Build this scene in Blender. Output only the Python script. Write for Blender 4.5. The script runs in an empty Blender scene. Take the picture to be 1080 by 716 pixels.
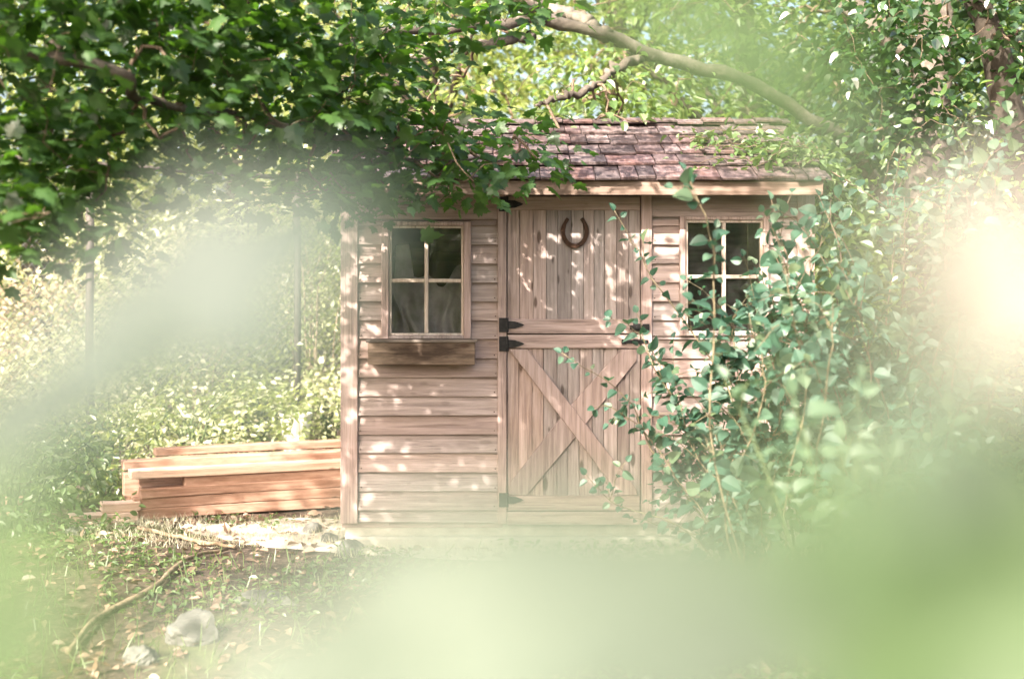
import bpy, math, random
import numpy as np
from mathutils import Vector

random.seed(7)
RS = np.random.RandomState(11)
scn = bpy.context.scene
COL = scn.collection
F_PX = 1500.0
CAM = Vector((0.0, -8.25, 1.51))
HOR = 300.0


def at(px, py, D):
    """a point seen at photo pixel px,py, D metres in front of the camera"""
    return np.array(((px - 540) * D / F_PX, D - 8.25, 1.51 - (py - HOR) * D / F_PX))


def XW(px): return (px - 540) * .0055
def ZW(py): return 1.51 - (py - HOR) * .0055


# ------------------------------------------------------------------ materials
def new_mat(name):
    m = bpy.data.materials.new(name)
    m.use_nodes = True
    nt = m.node_tree
    nt.nodes.clear()
    out = nt.nodes.new('ShaderNodeOutputMaterial')
    return m, nt, out


def nd(nt, kind, **kw):
    n = nt.nodes.new(kind)
    for k, v in kw.items():
        setattr(n, k, v)
    return n


def ramp(nt, stops):
    r = nt.nodes.new('ShaderNodeValToRGB')
    cr = r.color_ramp
    cr.elements[0].position, cr.elements[0].color = stops[0][0], (*stops[0][1], 1)
    cr.elements[1].position, cr.elements[1].color = stops[-1][0], (*stops[-1][1], 1)
    for p, c in stops[1:-1]:
        e = cr.elements.new(p)
        e.color = (*c, 1)
    return r


def wood(name, dark, mid, light, axis='X', rough=.75, knots=.5, check=.65, stain_lo=.50, stain=(.10, .07, .05), vary=.35, stain_amt=.55):
    """weathered timber: grain along one axis, knots, blotchy stains, each board a little different"""
    m, nt, out = new_mat(name)
    L = nt.links.new
    tc = nd(nt, 'ShaderNodeTexCoord')
    geo = nd(nt, 'ShaderNodeNewGeometry')
    rnd = geo.outputs['Random Per Island']
    off = nd(nt, 'ShaderNodeMath', operation='MULTIPLY')
    L(rnd, off.inputs[0]); off.inputs[1].default_value = 57.0
    mp = nd(nt, 'ShaderNodeMapping')
    s = {'X': (1.6, 30, 30), 'Z': (30, 30, 1.6), 'Y': (30, 1.6, 30)}[axis]
    mp.inputs['Scale'].default_value = s
    L(tc.outputs['Object'], mp.inputs['Vector'])
    n1 = nd(nt, 'ShaderNodeTexNoise', noise_dimensions='4D')
    n1.inputs['Scale'].default_value = 1.5; n1.inputs['Detail'].default_value = 7; n1.inputs['Roughness'].default_value = .62
    n1.inputs['Distortion'].default_value = .4
    L(mp.outputs[0], n1.inputs['Vector']); L(off.outputs[0], n1.inputs['W'])
    cr = ramp(nt, [(.28, dark), (.5, mid), (.74, light)])
    L(n1.outputs['Fac'], cr.inputs[0])
    # blotches
    mp2 = nd(nt, 'ShaderNodeMapping')
    mp2.inputs['Scale'].default_value = {'X': (1, 4, 4), 'Z': (4, 4, 1), 'Y': (4, 1, 4)}[axis]
    L(tc.outputs['Object'], mp2.inputs['Vector'])
    n2 = nd(nt, 'ShaderNodeTexNoise', noise_dimensions='4D')
    n2.inputs['Scale'].default_value = 2.2; n2.inputs['Detail'].default_value = 5; n2.inputs['Roughness'].default_value = .65
    L(mp2.outputs[0], n2.inputs['Vector']); L(off.outputs[0], n2.inputs['W'])
    r2 = ramp(nt, [(stain_lo, (0, 0, 0)), (stain_lo + .22, (1, 1, 1))])
    L(n2.outputs['Fac'], r2.inputs[0])
    mul = nd(nt, 'ShaderNodeMath', operation='MULTIPLY'); mul.inputs[1].default_value = stain_amt
    L(r2.outputs[0], mul.inputs[0])
    mx = nd(nt, 'ShaderNodeMix', data_type='RGBA')
    L(mul.outputs[0], mx.inputs['Factor']); L(cr.outputs[0], mx.inputs['A']); mx.inputs['B'].default_value = (*stain, 1)
    # fine dark checks along the grain
    mp4 = nd(nt, 'ShaderNodeMapping')
    mp4.inputs['Scale'].default_value = {'X': (3, 160, 160), 'Z': (160, 160, 3), 'Y': (160, 3, 160)}[axis]
    L(tc.outputs['Object'], mp4.inputs['Vector'])
    n4 = nd(nt, 'ShaderNodeTexNoise'); n4.inputs['Scale'].default_value = 1.0; n4.inputs['Detail'].default_value = 3
    L(mp4.outputs[0], n4.inputs['Vector'])
    r4 = ramp(nt, [(.30, (.45, .42, .40)), (.42, (1, 1, 1))])
    L(n4.outputs['Fac'], r4.inputs[0])
    mck = nd(nt, 'ShaderNodeMix', data_type='RGBA', blend_type='MULTIPLY'); mck.inputs['Factor'].default_value = check
    L(mx.outputs['Result'], mck.inputs['A']); L(r4.outputs[0], mck.inputs['B'])
    # knots
    mp3 = nd(nt, 'ShaderNodeMapping')
    mp3.inputs['Scale'].default_value = {'X': (3.2, 9, 9), 'Z': (9, 9, 3.2), 'Y': (9, 3.2, 9)}[axis]
    L(tc.outputs['Object'], mp3.inputs['Vector'])
    sx = nd(nt, 'ShaderNodeSeparateXYZ'); L(tc.outputs['Object'], sx.inputs[0])
    kx = nd(nt, 'ShaderNodeMath', operation='MULTIPLY_ADD'); kz = nd(nt, 'ShaderNodeMath', operation='MULTIPLY_ADD')
    L(sx.outputs['X'], kx.inputs[0]); L(sx.outputs['Z'], kz.inputs[0]); L(off.outputs[0], kx.inputs[2]); L(off.outputs[0], kz.inputs[2])
    kx.inputs[1].default_value, kz.inputs[1].default_value = ((3.4, 8.5) if axis == 'X' else (9.5, 3.0))
    cx = nd(nt, 'ShaderNodeCombineXYZ'); L(kx.outputs[0], cx.inputs[0]); L(kz.outputs[0], cx.inputs[1])
    vo = nd(nt, 'ShaderNodeTexVoronoi', voronoi_dimensions='2D'); vo.inputs['Scale'].default_value = 1.0
    L(cx.outputs[0], vo.inputs['Vector'])
    sc_ = nd(nt, 'ShaderNodeSeparateColor'); L(vo.outputs['Color'], sc_.inputs[0])
    kd = nd(nt, 'ShaderNodeMath', operation='SUBTRACT'); L(vo.outputs['Distance'], kd.inputs[0])
    ks = nd(nt, 'ShaderNodeMath', operation='MULTIPLY'); L(sc_.outputs[0], ks.inputs[0]); ks.inputs[1].default_value = .10; L(ks.outputs[0], kd.inputs[1])
    r3 = ramp(nt, [(.0, (1, 1, 1)), (.06, (0, 0, 0))])
    L(kd.outputs[0], r3.inputs[0])
    mk = nd(nt, 'ShaderNodeMath', operation='MULTIPLY'); mk.inputs[1].default_value = knots
    L(r3.outputs[0], mk.inputs[0])
    mx2 = nd(nt, 'ShaderNodeMix', data_type='RGBA')
    L(mk.outputs[0], mx2.inputs['Factor']); L(mck.outputs['Result'], mx2.inputs['A']); mx2.inputs['B'].default_value = (.055, .032, .022, 1)
    # per-board value
    hv = nd(nt, 'ShaderNodeHueSaturation')
    mr = nd(nt, 'ShaderNodeMapRange'); mr.inputs['To Min'].default_value = 1 - vary; mr.inputs['To Max'].default_value = 1 + vary
    L(rnd, mr.inputs['Value']); L(mr.outputs[0], hv.inputs['Value']); L(mx2.outputs['Result'], hv.inputs['Color'])
    wn = nd(nt, 'ShaderNodeTexWhiteNoise', noise_dimensions='1D'); L(off.outputs[0], wn.inputs['W'])
    mr2 = nd(nt, 'ShaderNodeMapRange'); mr2.inputs['To Min'].default_value = .7; mr2.inputs['To Max'].default_value = 1.2
    L(wn.outputs['Value'], mr2.inputs['Value']); L(mr2.outputs[0], hv.inputs['Saturation'])
    b = nd(nt, 'ShaderNodeBsdfPrincipled')
    L(hv.outputs[0], b.inputs['Base Color']); b.inputs['Roughness'].default_value = rough
    b.inputs['Specular IOR Level'].default_value = .25
    bp = nd(nt, 'ShaderNodeBump'); bp.inputs['Strength'].default_value = .45; bp.inputs['Distance'].default_value = .004
    ad = nd(nt, 'ShaderNodeMath', operation='ADD'); L(n1.outputs['Fac'], ad.inputs[0]); L(r4.outputs[0], ad.inputs[1])
    L(ad.outputs[0], bp.inputs['Height']); L(bp.outputs[0], b.inputs['Normal'])
    L(b.outputs[0], out.inputs[0])
    return m


def leaf_mat(name, cols, trans=(.16, .30, .04), tmix=.4, gloss=.07, rough=.35, tvar=.35):
    """leaf blade: diffuse + light coming through + waxy sheen; every leaf a shade of its own"""
    m, nt, out = new_mat(name)
    L = nt.links.new
    geo = nd(nt, 'ShaderNodeNewGeometry')
    k = len(cols)
    cr = ramp(nt, [(i / (k - 1), c) for i, c in enumerate(cols)])
    L(geo.outputs['Random Per Island'], cr.inputs[0])
    d = nd(nt, 'ShaderNodeBsdfDiffuse'); L(cr.outputs[0], d.inputs[0])
    hv = nd(nt, 'ShaderNodeHueSaturation'); hv.inputs['Color'].default_value = (*trans, 1)
    wn = nd(nt, 'ShaderNodeTexWhiteNoise', noise_dimensions='1D'); L(geo.outputs['Random Per Island'], wn.inputs['W'])
    mr = nd(nt, 'ShaderNodeMapRange'); mr.inputs['To Min'].default_value = 1 - tvar; mr.inputs['To Max'].default_value = 1 + tvar
    L(wn.outputs['Value'], mr.inputs['Value']); L(mr.outputs[0], hv.inputs['Value'])
    t = nd(nt, 'ShaderNodeBsdfTranslucent'); L(hv.outputs[0], t.inputs[0])
    mx = nd(nt, 'ShaderNodeMixShader'); mx.inputs[0].default_value = tmix
    L(d.outputs[0], mx.inputs[1]); L(t.outputs[0], mx.inputs[2])
    g = nd(nt, 'ShaderNodeBsdfGlossy'); g.inputs['Roughness'].default_value = rough; g.inputs[0].default_value = (1, 1, 1, 1)
    m2 = nd(nt, 'ShaderNodeMixShader'); m2.inputs[0].default_value = gloss
    L(mx.outputs[0], m2.inputs[1]); L(g.outputs[0], m2.inputs[2])
    L(m2.outputs[0], out.inputs[0])
    return m


def plain(name, c1, c2, scale=8, rough=.7, metal=0.0, bump=.3, bdist=.01, detail=6, spec=.3):
    m, nt, out = new_mat(name)
    L = nt.links.new
    tc = nd(nt, 'ShaderNodeTexCoord')
    n = nd(nt, 'ShaderNodeTexNoise'); n.inputs['Scale'].default_value = scale; n.inputs['Detail'].default_value = detail
    n.inputs['Roughness'].default_value = .65
    L(tc.outputs['Object'], n.inputs['Vector'])
    cr = ramp(nt, [(.32, c1), (.68, c2)]); L(n.outputs['Fac'], cr.inputs[0])
    b = nd(nt, 'ShaderNodeBsdfPrincipled'); b.inputs['Roughness'].default_value = rough; b.inputs['Metallic'].default_value = metal
    b.inputs['Specular IOR Level'].default_value = spec
    L(cr.outputs[0], b.inputs['Base Color'])
    bp = nd(nt, 'ShaderNodeBump'); bp.inputs['Strength'].default_value = bump; bp.inputs['Distance'].default_value = bdist
    L(n.outputs['Fac'], bp.inputs['Height']); L(bp.outputs[0], b.inputs['Normal'])
    L(b.outputs[0], out.inputs[0])
    return m


def bark_mat(name, c1, c2, c3):
    m, nt, out = new_mat(name)
    L = nt.links.new
    tc = nd(nt, 'ShaderNodeTexCoord')
    n = nd(nt, 'ShaderNodeTexNoise'); n.inputs['Scale'].default_value = 14; n.inputs['Detail'].default_value = 8; n.inputs['Roughness'].default_value = .7
    L(tc.outputs['Object'], n.inputs['Vector'])
    n2 = nd(nt, 'ShaderNodeTexNoise'); n2.inputs['Scale'].default_value = 4; n2.inputs['Detail'].default_value = 4
    L(tc.outputs['Object'], n2.inputs['Vector'])
    cr = ramp(nt, [(.3, c1), (.52, c2), (.72, c3)])
    mxv = nd(nt, 'ShaderNodeMath', operation='MULTIPLY_ADD'); mxv.inputs[1].default_value = .5
    L(n2.outputs['Fac'], mxv.inputs[0])
    hm = nd(nt, 'ShaderNodeMath', operation='MULTIPLY'); hm.inputs[1].default_value = .5; L(n.outputs['Fac'], hm.inputs[0])
    L(hm.outputs[0], mxv.inputs[2]); L(mxv.outputs[0], cr.inputs[0])
    b = nd(nt, 'ShaderNodeBsdfPrincipled'); b.inputs['Roughness'].default_value = .9; b.inputs['Specular IOR Level'].default_value = .15
    L(cr.outputs[0], b.inputs['Base Color'])
    bp = nd(nt, 'ShaderNodeBump'); bp.inputs['Strength'].default_value = .8; bp.inputs['Distance'].default_value = .015
    L(n.outputs['Fac'], bp.inputs['Height']); L(bp.outputs[0], b.inputs['Normal']); L(b.outputs[0], out.inputs[0])
    return m


M = {}
M['siding'] = wood('weathered_siding', (.20, .150, .136), (.31, .240, .220), (.42, .335, .312), 'X', vary=.16, stain=(.14, .095, .065), stain_amt=.4, knots=.25)
M['trim_v'] = wood('weathered_trim_upright', (.16, .118, .106), (.31, .235, .216), (.43, .34, .317), 'Z', vary=.14, stain=(.14, .095, .065), knots=.2, stain_amt=.4)
M['trim_h'] = wood('weathered_trim_level', (.16, .118, .106), (.31, .233, .212), (.43, .338, .312), 'X', vary=.14, stain=(.14, .09, .06), knots=.3, stain_amt=.45)
M['plank'] = wood('door_plank', (.16, .118, .105), (.295, .225, .203), (.41, .325, .298), 'Z', vary=.24, stain=(.13, .085, .055), knots=.8, stain_amt=.45)
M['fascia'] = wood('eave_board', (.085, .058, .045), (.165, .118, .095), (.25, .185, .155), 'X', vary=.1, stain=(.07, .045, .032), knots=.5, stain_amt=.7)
M['box'] = wood('window_box_board', (.085, .058, .042), (.20, .145, .11), (.32, .245, .195), 'X', vary=.15, stain=(.03, .018, .012), knots=.95, stain_amt=.92, stain_lo=.42)
M['sash'] = wood('pale_glazing_bar', (.24, .19, .16), (.40, .33, .285), (.52, .45, .40), 'Z', vary=.1, stain=(.2, .14, .1), knots=0, stain_amt=.3)  # paler than the trim, a lit look put into the colour
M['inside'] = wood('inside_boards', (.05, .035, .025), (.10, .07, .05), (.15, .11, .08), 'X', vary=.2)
M['shingle'] = wood('cedar_shingle', (.032, .021, .022), (.082, .056, .055), (.19, .14, .135), 'Y', vary=.5, stain=(.10, .05, .038), knots=0.0, stain_amt=.6)
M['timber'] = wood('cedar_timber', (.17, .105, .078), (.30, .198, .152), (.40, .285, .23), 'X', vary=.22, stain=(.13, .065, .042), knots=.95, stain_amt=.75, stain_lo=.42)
M['timber_lit'] = wood('sunlit_timber', (.32, .22, .165), (.46, .345, .275), (.56, .45, .38), 'X', vary=.1, stain=(.38, .22, .15), knots=.5, stain_amt=.3)  # lighter copy of the cedar, sunlight on the stack put into the colour
M['concrete'] = plain('old_concrete', (.30, .27, .22), (.46, .42, .36), 9, .9, bump=.5)
M['iron'] = plain('black_iron', (.012, .012, .013), (.035, .032, .032), 30, .5, .6, bump=.2, bdist=.002)
M['rust'] = plain('dark_rusted_iron', (.025, .014, .010), (.085, .042, .025), 45, .7, .5, bump=.4, bdist=.003)
M['galv'] = plain('dull_fence_steel', (.10, .11, .10), (.20, .20, .19), 20, .6, .5, bump=.1, bdist=.002)
M['post'] = plain('dark_fence_post', (.035, .03, .025), (.08, .065, .055), 16, .7, .1, bump=.2, bdist=.003)
M['white_plastic'] = plain('white_plastic', (.66, .65, .62), (.80, .79, .77), 12, .45, bump=.1)
M['stone'] = plain('grey_stone', (.06, .06, .052), (.18, .17, .155), 7, .85, bump=.7, bdist=.03)
M['stone2'] = plain('pale_stone', (.04, .04, .034), (.12, .114, .102), 6, .85, bump=.7, bdist=.03)
M['dead_stick'] = plain('dead_stick', (.09, .065, .042), (.25, .185, .12), 30, .85, bump=.4)
M['cloth'] = plain('dusty_cloth', (.26, .225, .24), (.52, .46, .49), 6, .95, bump=.2)
M['bark'] = bark_mat('grey_bark', (.022, .017, .013), (.085, .07, .058), (.24, .205, .175))
M['bark_dark'] = bark_mat('dark_bark', (.016, .013, .010), (.045, .036, .028), (.10, .082, .064))
M['twig'] = plain('brown_twig', (.07, .048, .032), (.16, .11, .075), 40, .85, bump=.2)
M['pale_twig'] = plain('pale_stem', (.24, .18, .12), (.42, .33, .24), 40, .8, bump=.2)
M['red_twig'] = plain('brownish_stem', (.09, .075, .045), (.19, .15, .09), 40, .8, bump=.2)
M['green_stem'] = plain('green_stem', (.05, .075, .03), (.10, .13, .05), 30, .6, bump=.1)

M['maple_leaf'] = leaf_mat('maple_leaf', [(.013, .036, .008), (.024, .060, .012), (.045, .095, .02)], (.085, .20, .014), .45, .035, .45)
M['tree_leaf'] = leaf_mat('tree_leaf', [(.05, .10, .02), (.085, .14, .035), (.12, .17, .05)], (.24, .34, .06), .45, .06, .4)
M['lime_leaf'] = leaf_mat('lime_leaf', [(.11, .15, .035), (.16, .20, .055), (.21, .23, .09)], (.44, .48, .13), .5, .06, .4)
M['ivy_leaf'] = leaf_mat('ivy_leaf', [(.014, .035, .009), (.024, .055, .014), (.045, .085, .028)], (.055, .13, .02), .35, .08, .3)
M['lilac_leaf'] = leaf_mat('lilac_leaf', [(.024, .062, .040), (.038, .092, .058), (.058, .12, .085), (.095, .13, .062)], (.085, .19, .085), .38, .025, .5)
M['young_leaf'] = leaf_mat('young_leaf', [(.055, .105, .055), (.07, .12, .068), (.085, .14, .075)], (.10, .19, .075), .38, .04, .45)
M['thicket_leaf'] = leaf_mat('thicket_leaf', [(.27, .30, .12), (.37, .39, .19), (.48, .47, .30), (.58, .52, .40)], (.58, .60, .32), .45, .05, .5)  # dry leaf colours paled further to carry the blown-out sunlight
M['russet_leaf'] = leaf_mat('russet_leaf', [(.30, .24, .14), (.34, .20, .15), (.26, .28, .12)], (.42, .38, .2), .4, .05, .5)
M['weed_leaf'] = leaf_mat('weed_leaf', [(.05, .10, .025), (.09, .14, .04), (.13, .17, .06)], (.2, .3, .06), .4, .06, .45)
M['dry_grass'] = leaf_mat('dry_grass', [(.42, .38, .28), (.52, .47, .37), (.28, .30, .14)], (.45, .43, .28), .35, .05, .5)
M['dry_leaf'] = leaf_mat('dry_leaf', [(.09, .055, .035), (.17, .11, .07), (.28, .19, .13)], (.2, .12, .06), .2, .05, .5)
M['near_green'] = leaf_mat('near_green_leaf', [(.056, .088, .040), (.064, .100, .046)], (.085, .14, .04), .35, .012, .5, .1)
M['near_pale'] = leaf_mat('near_pale_leaf', [(.066, .082, .060), (.073, .090, .066)], (.06, .08, .055), .3, .012, .5, .1)
M['near_grey'] = leaf_mat('near_greyish_leaf', [(.031, .044, .034), (.036, .049, .039)], (.034, .046, .036), .3, .012, .5, .1)
M['near_deep'] = leaf_mat('near_deep_green_leaf', [(.042, .066, .025), (.048, .075, .030)], (.06, .098, .028), .35, .01, .5, .1)
M['near_cream'] = leaf_mat('near_cream_leaf', [(.125, .117, .099), (.134, .126, .107)], (.11, .10, .08), .3, .012, .5, .1)  # cream colour carries the glow of full sun on these leaves

# glass
m, nt, out = new_mat('dusty_glass')
tr = nd(nt, 'ShaderNodeBsdfTransparent'); tr.inputs[0].default_value = (.93, .95, .94, 1)
gl = nd(nt, 'ShaderNodeBsdfGlossy'); gl.inputs['Roughness'].default_value = .03
fr = nd(nt, 'ShaderNodeFresnel'); fr.inputs[0].default_value = 1.5
mx = nd(nt, 'ShaderNodeMixShader'); nt.links.new(fr.outputs[0], mx.inputs[0]); nt.links.new(tr.outputs[0], mx.inputs[1]); nt.links.new(gl.outputs[0], mx.inputs[2])
df = nd(nt, 'ShaderNodeBsdfDiffuse'); df.inputs[0].default_value = (.5, .46, .44, 1)
tc = nd(nt, 'ShaderNodeTexCoord'); ns = nd(nt, 'ShaderNodeTexNoise'); ns.inputs['Scale'].default_value = 7; ns.inputs['Detail'].default_value = 8
nt.links.new(tc.outputs['Object'], ns.inputs['Vector'])
r_ = ramp(nt, [(.45, (.01, .01, .01)), (.9, (.05, .05, .05))]); nt.links.new(ns.outputs['Fac'], r_.inputs[0])
m2 = nd(nt, 'ShaderNodeMixShader'); nt.links.new(r_.outputs[0], m2.inputs[0]); nt.links.new(mx.outputs[0], m2.inputs[1]); nt.links.new(df.outputs[0], m2.inputs[2])
nt.links.new(m2.outputs[0], out.inputs[0])
M['glass'] = m

# ground: bare earth, leaf mould and mossy green patches
m, nt, out = new_mat('woodland_soil')
L = nt.links.new
tc = nd(nt, 'ShaderNodeTexCoord')
a = nd(nt, 'ShaderNodeTexNoise'); a.inputs['Scale'].default_value = .9; a.inputs['Detail'].default_value = 6; L(tc.outputs['Object'], a.inputs['Vector'])
b_ = nd(nt, 'ShaderNodeTexNoise'); b_.inputs['Scale'].default_value = 22; b_.inputs['Detail'].default_value = 8; b_.inputs['Roughness'].default_value = .75; L(tc.outputs['Object'], b_.inputs['Vector'])
c1 = ramp(nt, [(.3, (.032, .023, .017)), (.5, (.08, .057, .043)), (.72, (.19, .14, .11))]); L(b_.outputs['Fac'], c1.inputs[0])
c2 = ramp(nt, [(.3, (.05, .07, .025)), (.7, (.13, .15, .06))]); L(b_.outputs['Fac'], c2.inputs[0])
c3 = ramp(nt, [(.52, (0, 0, 0)), (.6, (1, 1, 1))]); L(a.outputs['Fac'], c3.inputs[0])
mx = nd(nt, 'ShaderNodeMix', data_type='RGBA'); L(c3.outputs[0], mx.inputs['Factor']); L(c1.outputs[0], mx.inputs['A']); L(c2.outputs[0], mx.inputs['B'])
bs = nd(nt, 'ShaderNodeBsdfPrincipled'); bs.inputs['Roughness'].default_value = .95; bs.inputs['Specular IOR Level'].default_value = .1
L(mx.outputs['Result'], bs.inputs['Base Color'])
bp = nd(nt, 'ShaderNodeBump'); bp.inputs['Strength'].default_value = .9; bp.inputs['Distance'].default_value = .03
L(b_.outputs['Fac'], bp.inputs['Height']); L(bp.outputs[0], bs.inputs['Normal']); L(bs.outputs[0], out.inputs[0])
M['soil'] = m
M['pale_path'] = plain('dusty_path', (.34, .30, .24), (.52, .47, .39), 18, .95, bump=.5, bdist=.01)


# ------------------------------------------------------------------ objects
def tag(o, label=None, cat=None, group=None, kind=None):
    if label: o['label'] = label
    if cat: o['category'] = cat
    if group: o['group'] = group
    if kind: o['kind'] = kind
    return o


def thing(name, label, cat, loc, group=None):
    o = bpy.data.objects.new(name, None)
    o.empty_display_size = .2
    o.location = loc
    COL.objects.link(o)
    return tag(o, label, cat, group)


def origin_of(o):
    p = Vector((0, 0, 0))
    while o is not None:
        p += Vector(o.location)
        o = o.parent
    return p


class MB:
    """collects polygons (world coordinates) for one mesh"""
    def __init__(s): s.v = []; s.f = []

    def poly(s, verts, faces):
        b = len(s.v); s.v += [tuple(map(float, p)) for p in verts]
        s.f += [tuple(b + i for i in f) for f in faces]

    def hexa(s, p):
        s.poly(p, [(0, 3, 2, 1), (4, 5, 6, 7), (0, 1, 5, 4), (1, 2, 6, 5), (2, 3, 7, 6), (3, 0, 4, 7)])

    def box(s, x0, x1, y0, y1, z0, z1, j=0.0):
        r = lambda: random.uniform(-j, j)
        s.hexa([(x0 + r(), y0, z0 + r()), (x1 + r(), y0, z0 + r()), (x1, y1, z0), (x0, y1, z0),
                (x0 + r(), y0, z1 + r()), (x1 + r(), y0, z1 + r()), (x1, y1, z1), (x0, y1, z1)])

    def prism(s, outline, y0, y1):
        """outline of (x,z), extruded along y"""
        n = len(outline)
        v = [(x, y0, z) for x, z in outline] + [(x, y1, z) for x, z in outline]
        f = [tuple(range(n)), tuple(range(2 * n - 1, n - 1, -1))] + [(i, i + n, (i + 1) % n + n, (i + 1) % n) for i in range(n)]
        s.poly(v, f)

    def tube(s, pts, rad, n=6):
        V, Fc = tube(pts, rad, n)
        b = len(s.v); s.v += [tuple(p) for p in V]; s.f += [tuple(b + i for i in f) for f in Fc]

    def build(s, name, mat, parent=None, smooth=False, bevel=0.0, label=None):
        me = bpy.data.meshes.new(name)
        o_ = origin_of(parent)
        me.from_pydata([(x - o_.x, y - o_.y, z - o_.z) for x, y, z in s.v], [], s.f)
        me.materials.append(mat)
        if smooth:
            me.polygons.foreach_set('use_smooth', [True] * len(me.polygons))
        import bmesh
        bm = bmesh.new(); bm.from_mesh(me); bmesh.ops.recalc_face_normals(bm, faces=bm.faces); bm.to_mesh(me); bm.free()
        o = bpy.data.objects.new(name, me)
        COL.objects.link(o)
        if parent is not None: o.parent = parent
        if bevel:
            bv = o.modifiers.new('Bevel', 'BEVEL'); bv.width = bevel; bv.segments = 1; bv.limit_method = 'ANGLE'
        if label: o['label'] = label
        return o


def tube(pts, rad, n=6):
    pts = np.asarray(pts, float)
    k = len(pts)
    rad = np.broadcast_to(np.asarray(rad, float), (k,))
    t = np.gradient(pts, axis=0)
    t /= np.linalg.norm(t, axis=1)[:, None] + 1e-9
    up = np.array((.31, .17, .93))
    a = np.cross(t, up); ln = np.linalg.norm(a, axis=1)
    a[ln < .05] = np.cross(t[ln < .05], (1, 0, 0)); a /= np.linalg.norm(a, axis=1)[:, None] + 1e-9
    b = np.cross(t, a)
    an = np.arange(n) * 2 * math.pi / n
    V = pts[:, None, :] + rad[:, None, None] * (np.cos(an)[None, :, None] * a[:, None, :] + np.sin(an)[None, :, None] * b[:, None, :])
    V = np.concatenate([V.reshape(-1, 3), pts[:1], pts[-1:]])
    i = np.arange(k - 1)[:, None] * n; j = np.arange(n)[None, :]; j2 = (j + 1) % n
    q0 = (i + j).ravel(); q1 = (i + j2).ravel(); q2 = q1 + n; q3 = q0 + n
    F = np.concatenate([np.stack([q0, q1, q2], 1), np.stack([q0, q2, q3], 1)])
    e = (k - 1) * n
    jj = np.arange(n); j3 = (jj + 1) % n
    F = np.concatenate([F, np.stack([j3, jj, np.full(n, k * n)], 1), np.stack([e + jj, e + j3, np.full(n, k * n + 1)], 1)])
    return V, F


class TB:
    """triangle soup gathered with numpy for foliage and twigs"""
    def __init__(s): s.V = []; s.F = []; s.n = 0

    def add(s, V, F):
        s.V.append(np.asarray(V, np.float32)); s.F.append(np.asarray(F, np.int32) + s.n); s.n += len(V)

    def tube(s, pts, rad, n=5): s.add(*tube(pts, rad, n))

    def leaves(s, P, A, N, S, T):
        tv, tf = T
        P = np.asarray(P, float); A = np.asarray(A, float); N = np.asarray(N, float); S = np.asarray(S, float)
        A /= np.linalg.norm(A, axis=1)[:, None] + 1e-9
        B = np.cross(A, N); B /= np.linalg.norm(B, axis=1)[:, None] + 1e-9
        N = np.cross(B, A)
        V = P[:, None] + S[:, None, None] * (tv[None, :, 0:1] * B[:, None] + tv[None, :, 1:2] * A[:, None] + tv[None, :, 2:3] * N[:, None])
        m = len(tv)
        F = tf[None] + (np.arange(len(P)) * m)[:, None, None]
        s.add(V.reshape(-1, 3), F.reshape(-1, 3))

    def build(s, name, mat, parent=None, smooth=True, label=None):
        if not s.V:
            return None
        V = np.concatenate(s.V); F = np.concatenate(s.F)
        o_ = origin_of(parent)
        V = V - np.array((o_.x, o_.y, o_.z), np.float32)
        me = bpy.data.meshes.new(name)
        me.vertices.add(len(V)); me.vertices.foreach_set('co', V.ravel().astype(np.float32))
        me.loops.add(F.size); me.loops.foreach_set('vertex_index', F.ravel().astype(np.int32))
        me.polygons.add(len(F)); me.polygons.foreach_set('loop_start', np.arange(0, F.size, 3, dtype=np.int32))
        me.polygons.foreach_set('use_smooth', np.full(len(F), bool(smooth)))
        me.materials.append(mat)
        me.update(calc_edges=True)
        o = bpy.data.objects.new(name, me); COL.objects.link(o)
        if parent is not None: o.parent = parent
        if label: o['label'] = label
        return o


# leaf blades ------------------------------------------------------
def fan(outline, centre):
    tv = np.array([centre] + outline, float); n = len(outline)
    tf = np.array([(0, 1 + i, 1 + (i + 1) % n) for i in range(n)])
    return tv, tf


def maple_t():
    half = [(.0, 0), (.16, -.07), (.36, .0), (.30, .13), (.52, .32), (.36, .36), (.40, .50), (.20, .50), (.17, .74), (.09, .76)]
    out_ = [(x, y) for x, y in half] + [(0, 1.0)] + [(-x, y) for x, y in half[::-1][:-1]]
    o3 = [(x, y, -.10 * (x * x * 3) - .12 * y * y) for x, y in out_]
    return fan(o3, (0, .3, .02))


def ovate_t(w=.30, tip=.9, seg=5, cup=.10, droop=.15):
    ys = np.linspace(0, 1, seg + 1)
    v = []; f = []
    for y in ys:
        ww = w * (math.sin(math.pi * min(1, y ** tip)) ** .75 if 0 < y < 1 else 0)
        z = -droop * y * y
        v += [(-ww, y, z + cup * ww * 1.6), (0, y, z), (ww, y, z + cup * ww * 1.6)]
    for i in range(seg):
        a = 3 * i
        for k in (0, 1):
            f += [(a + k, a + k + 1, a + k + 4), (a + k, a + k + 4, a + k + 3)]
    return np.array(v), np.array(f)


MAPLE = maple_t()
OVATE = ovate_t(.27, .85, 4, .3)
ROUND = ovate_t(.37, .74, 6, .3, .16)
NEAR = ovate_t(.36, .8, 12, .25, .2)
DIAM = (np.array([(0, 0, 0), (.3, .45, .08), (0, 1, -.1), (-.3, .45, .08)]), np.array([(0, 1, 2), (0, 2, 3)]))
BLADE = (np.array([(-.03, 0, 0), (.03, 0, 0), (-.022, .55, .05), (.022, .55, .05), (0, 1, .22)]), np.array([(0, 1, 3), (0, 3, 2), (2, 3, 4)]))


def unit(v): return v / (np.linalg.norm(v, axis=-1, keepdims=True) + 1e-9)


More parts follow.
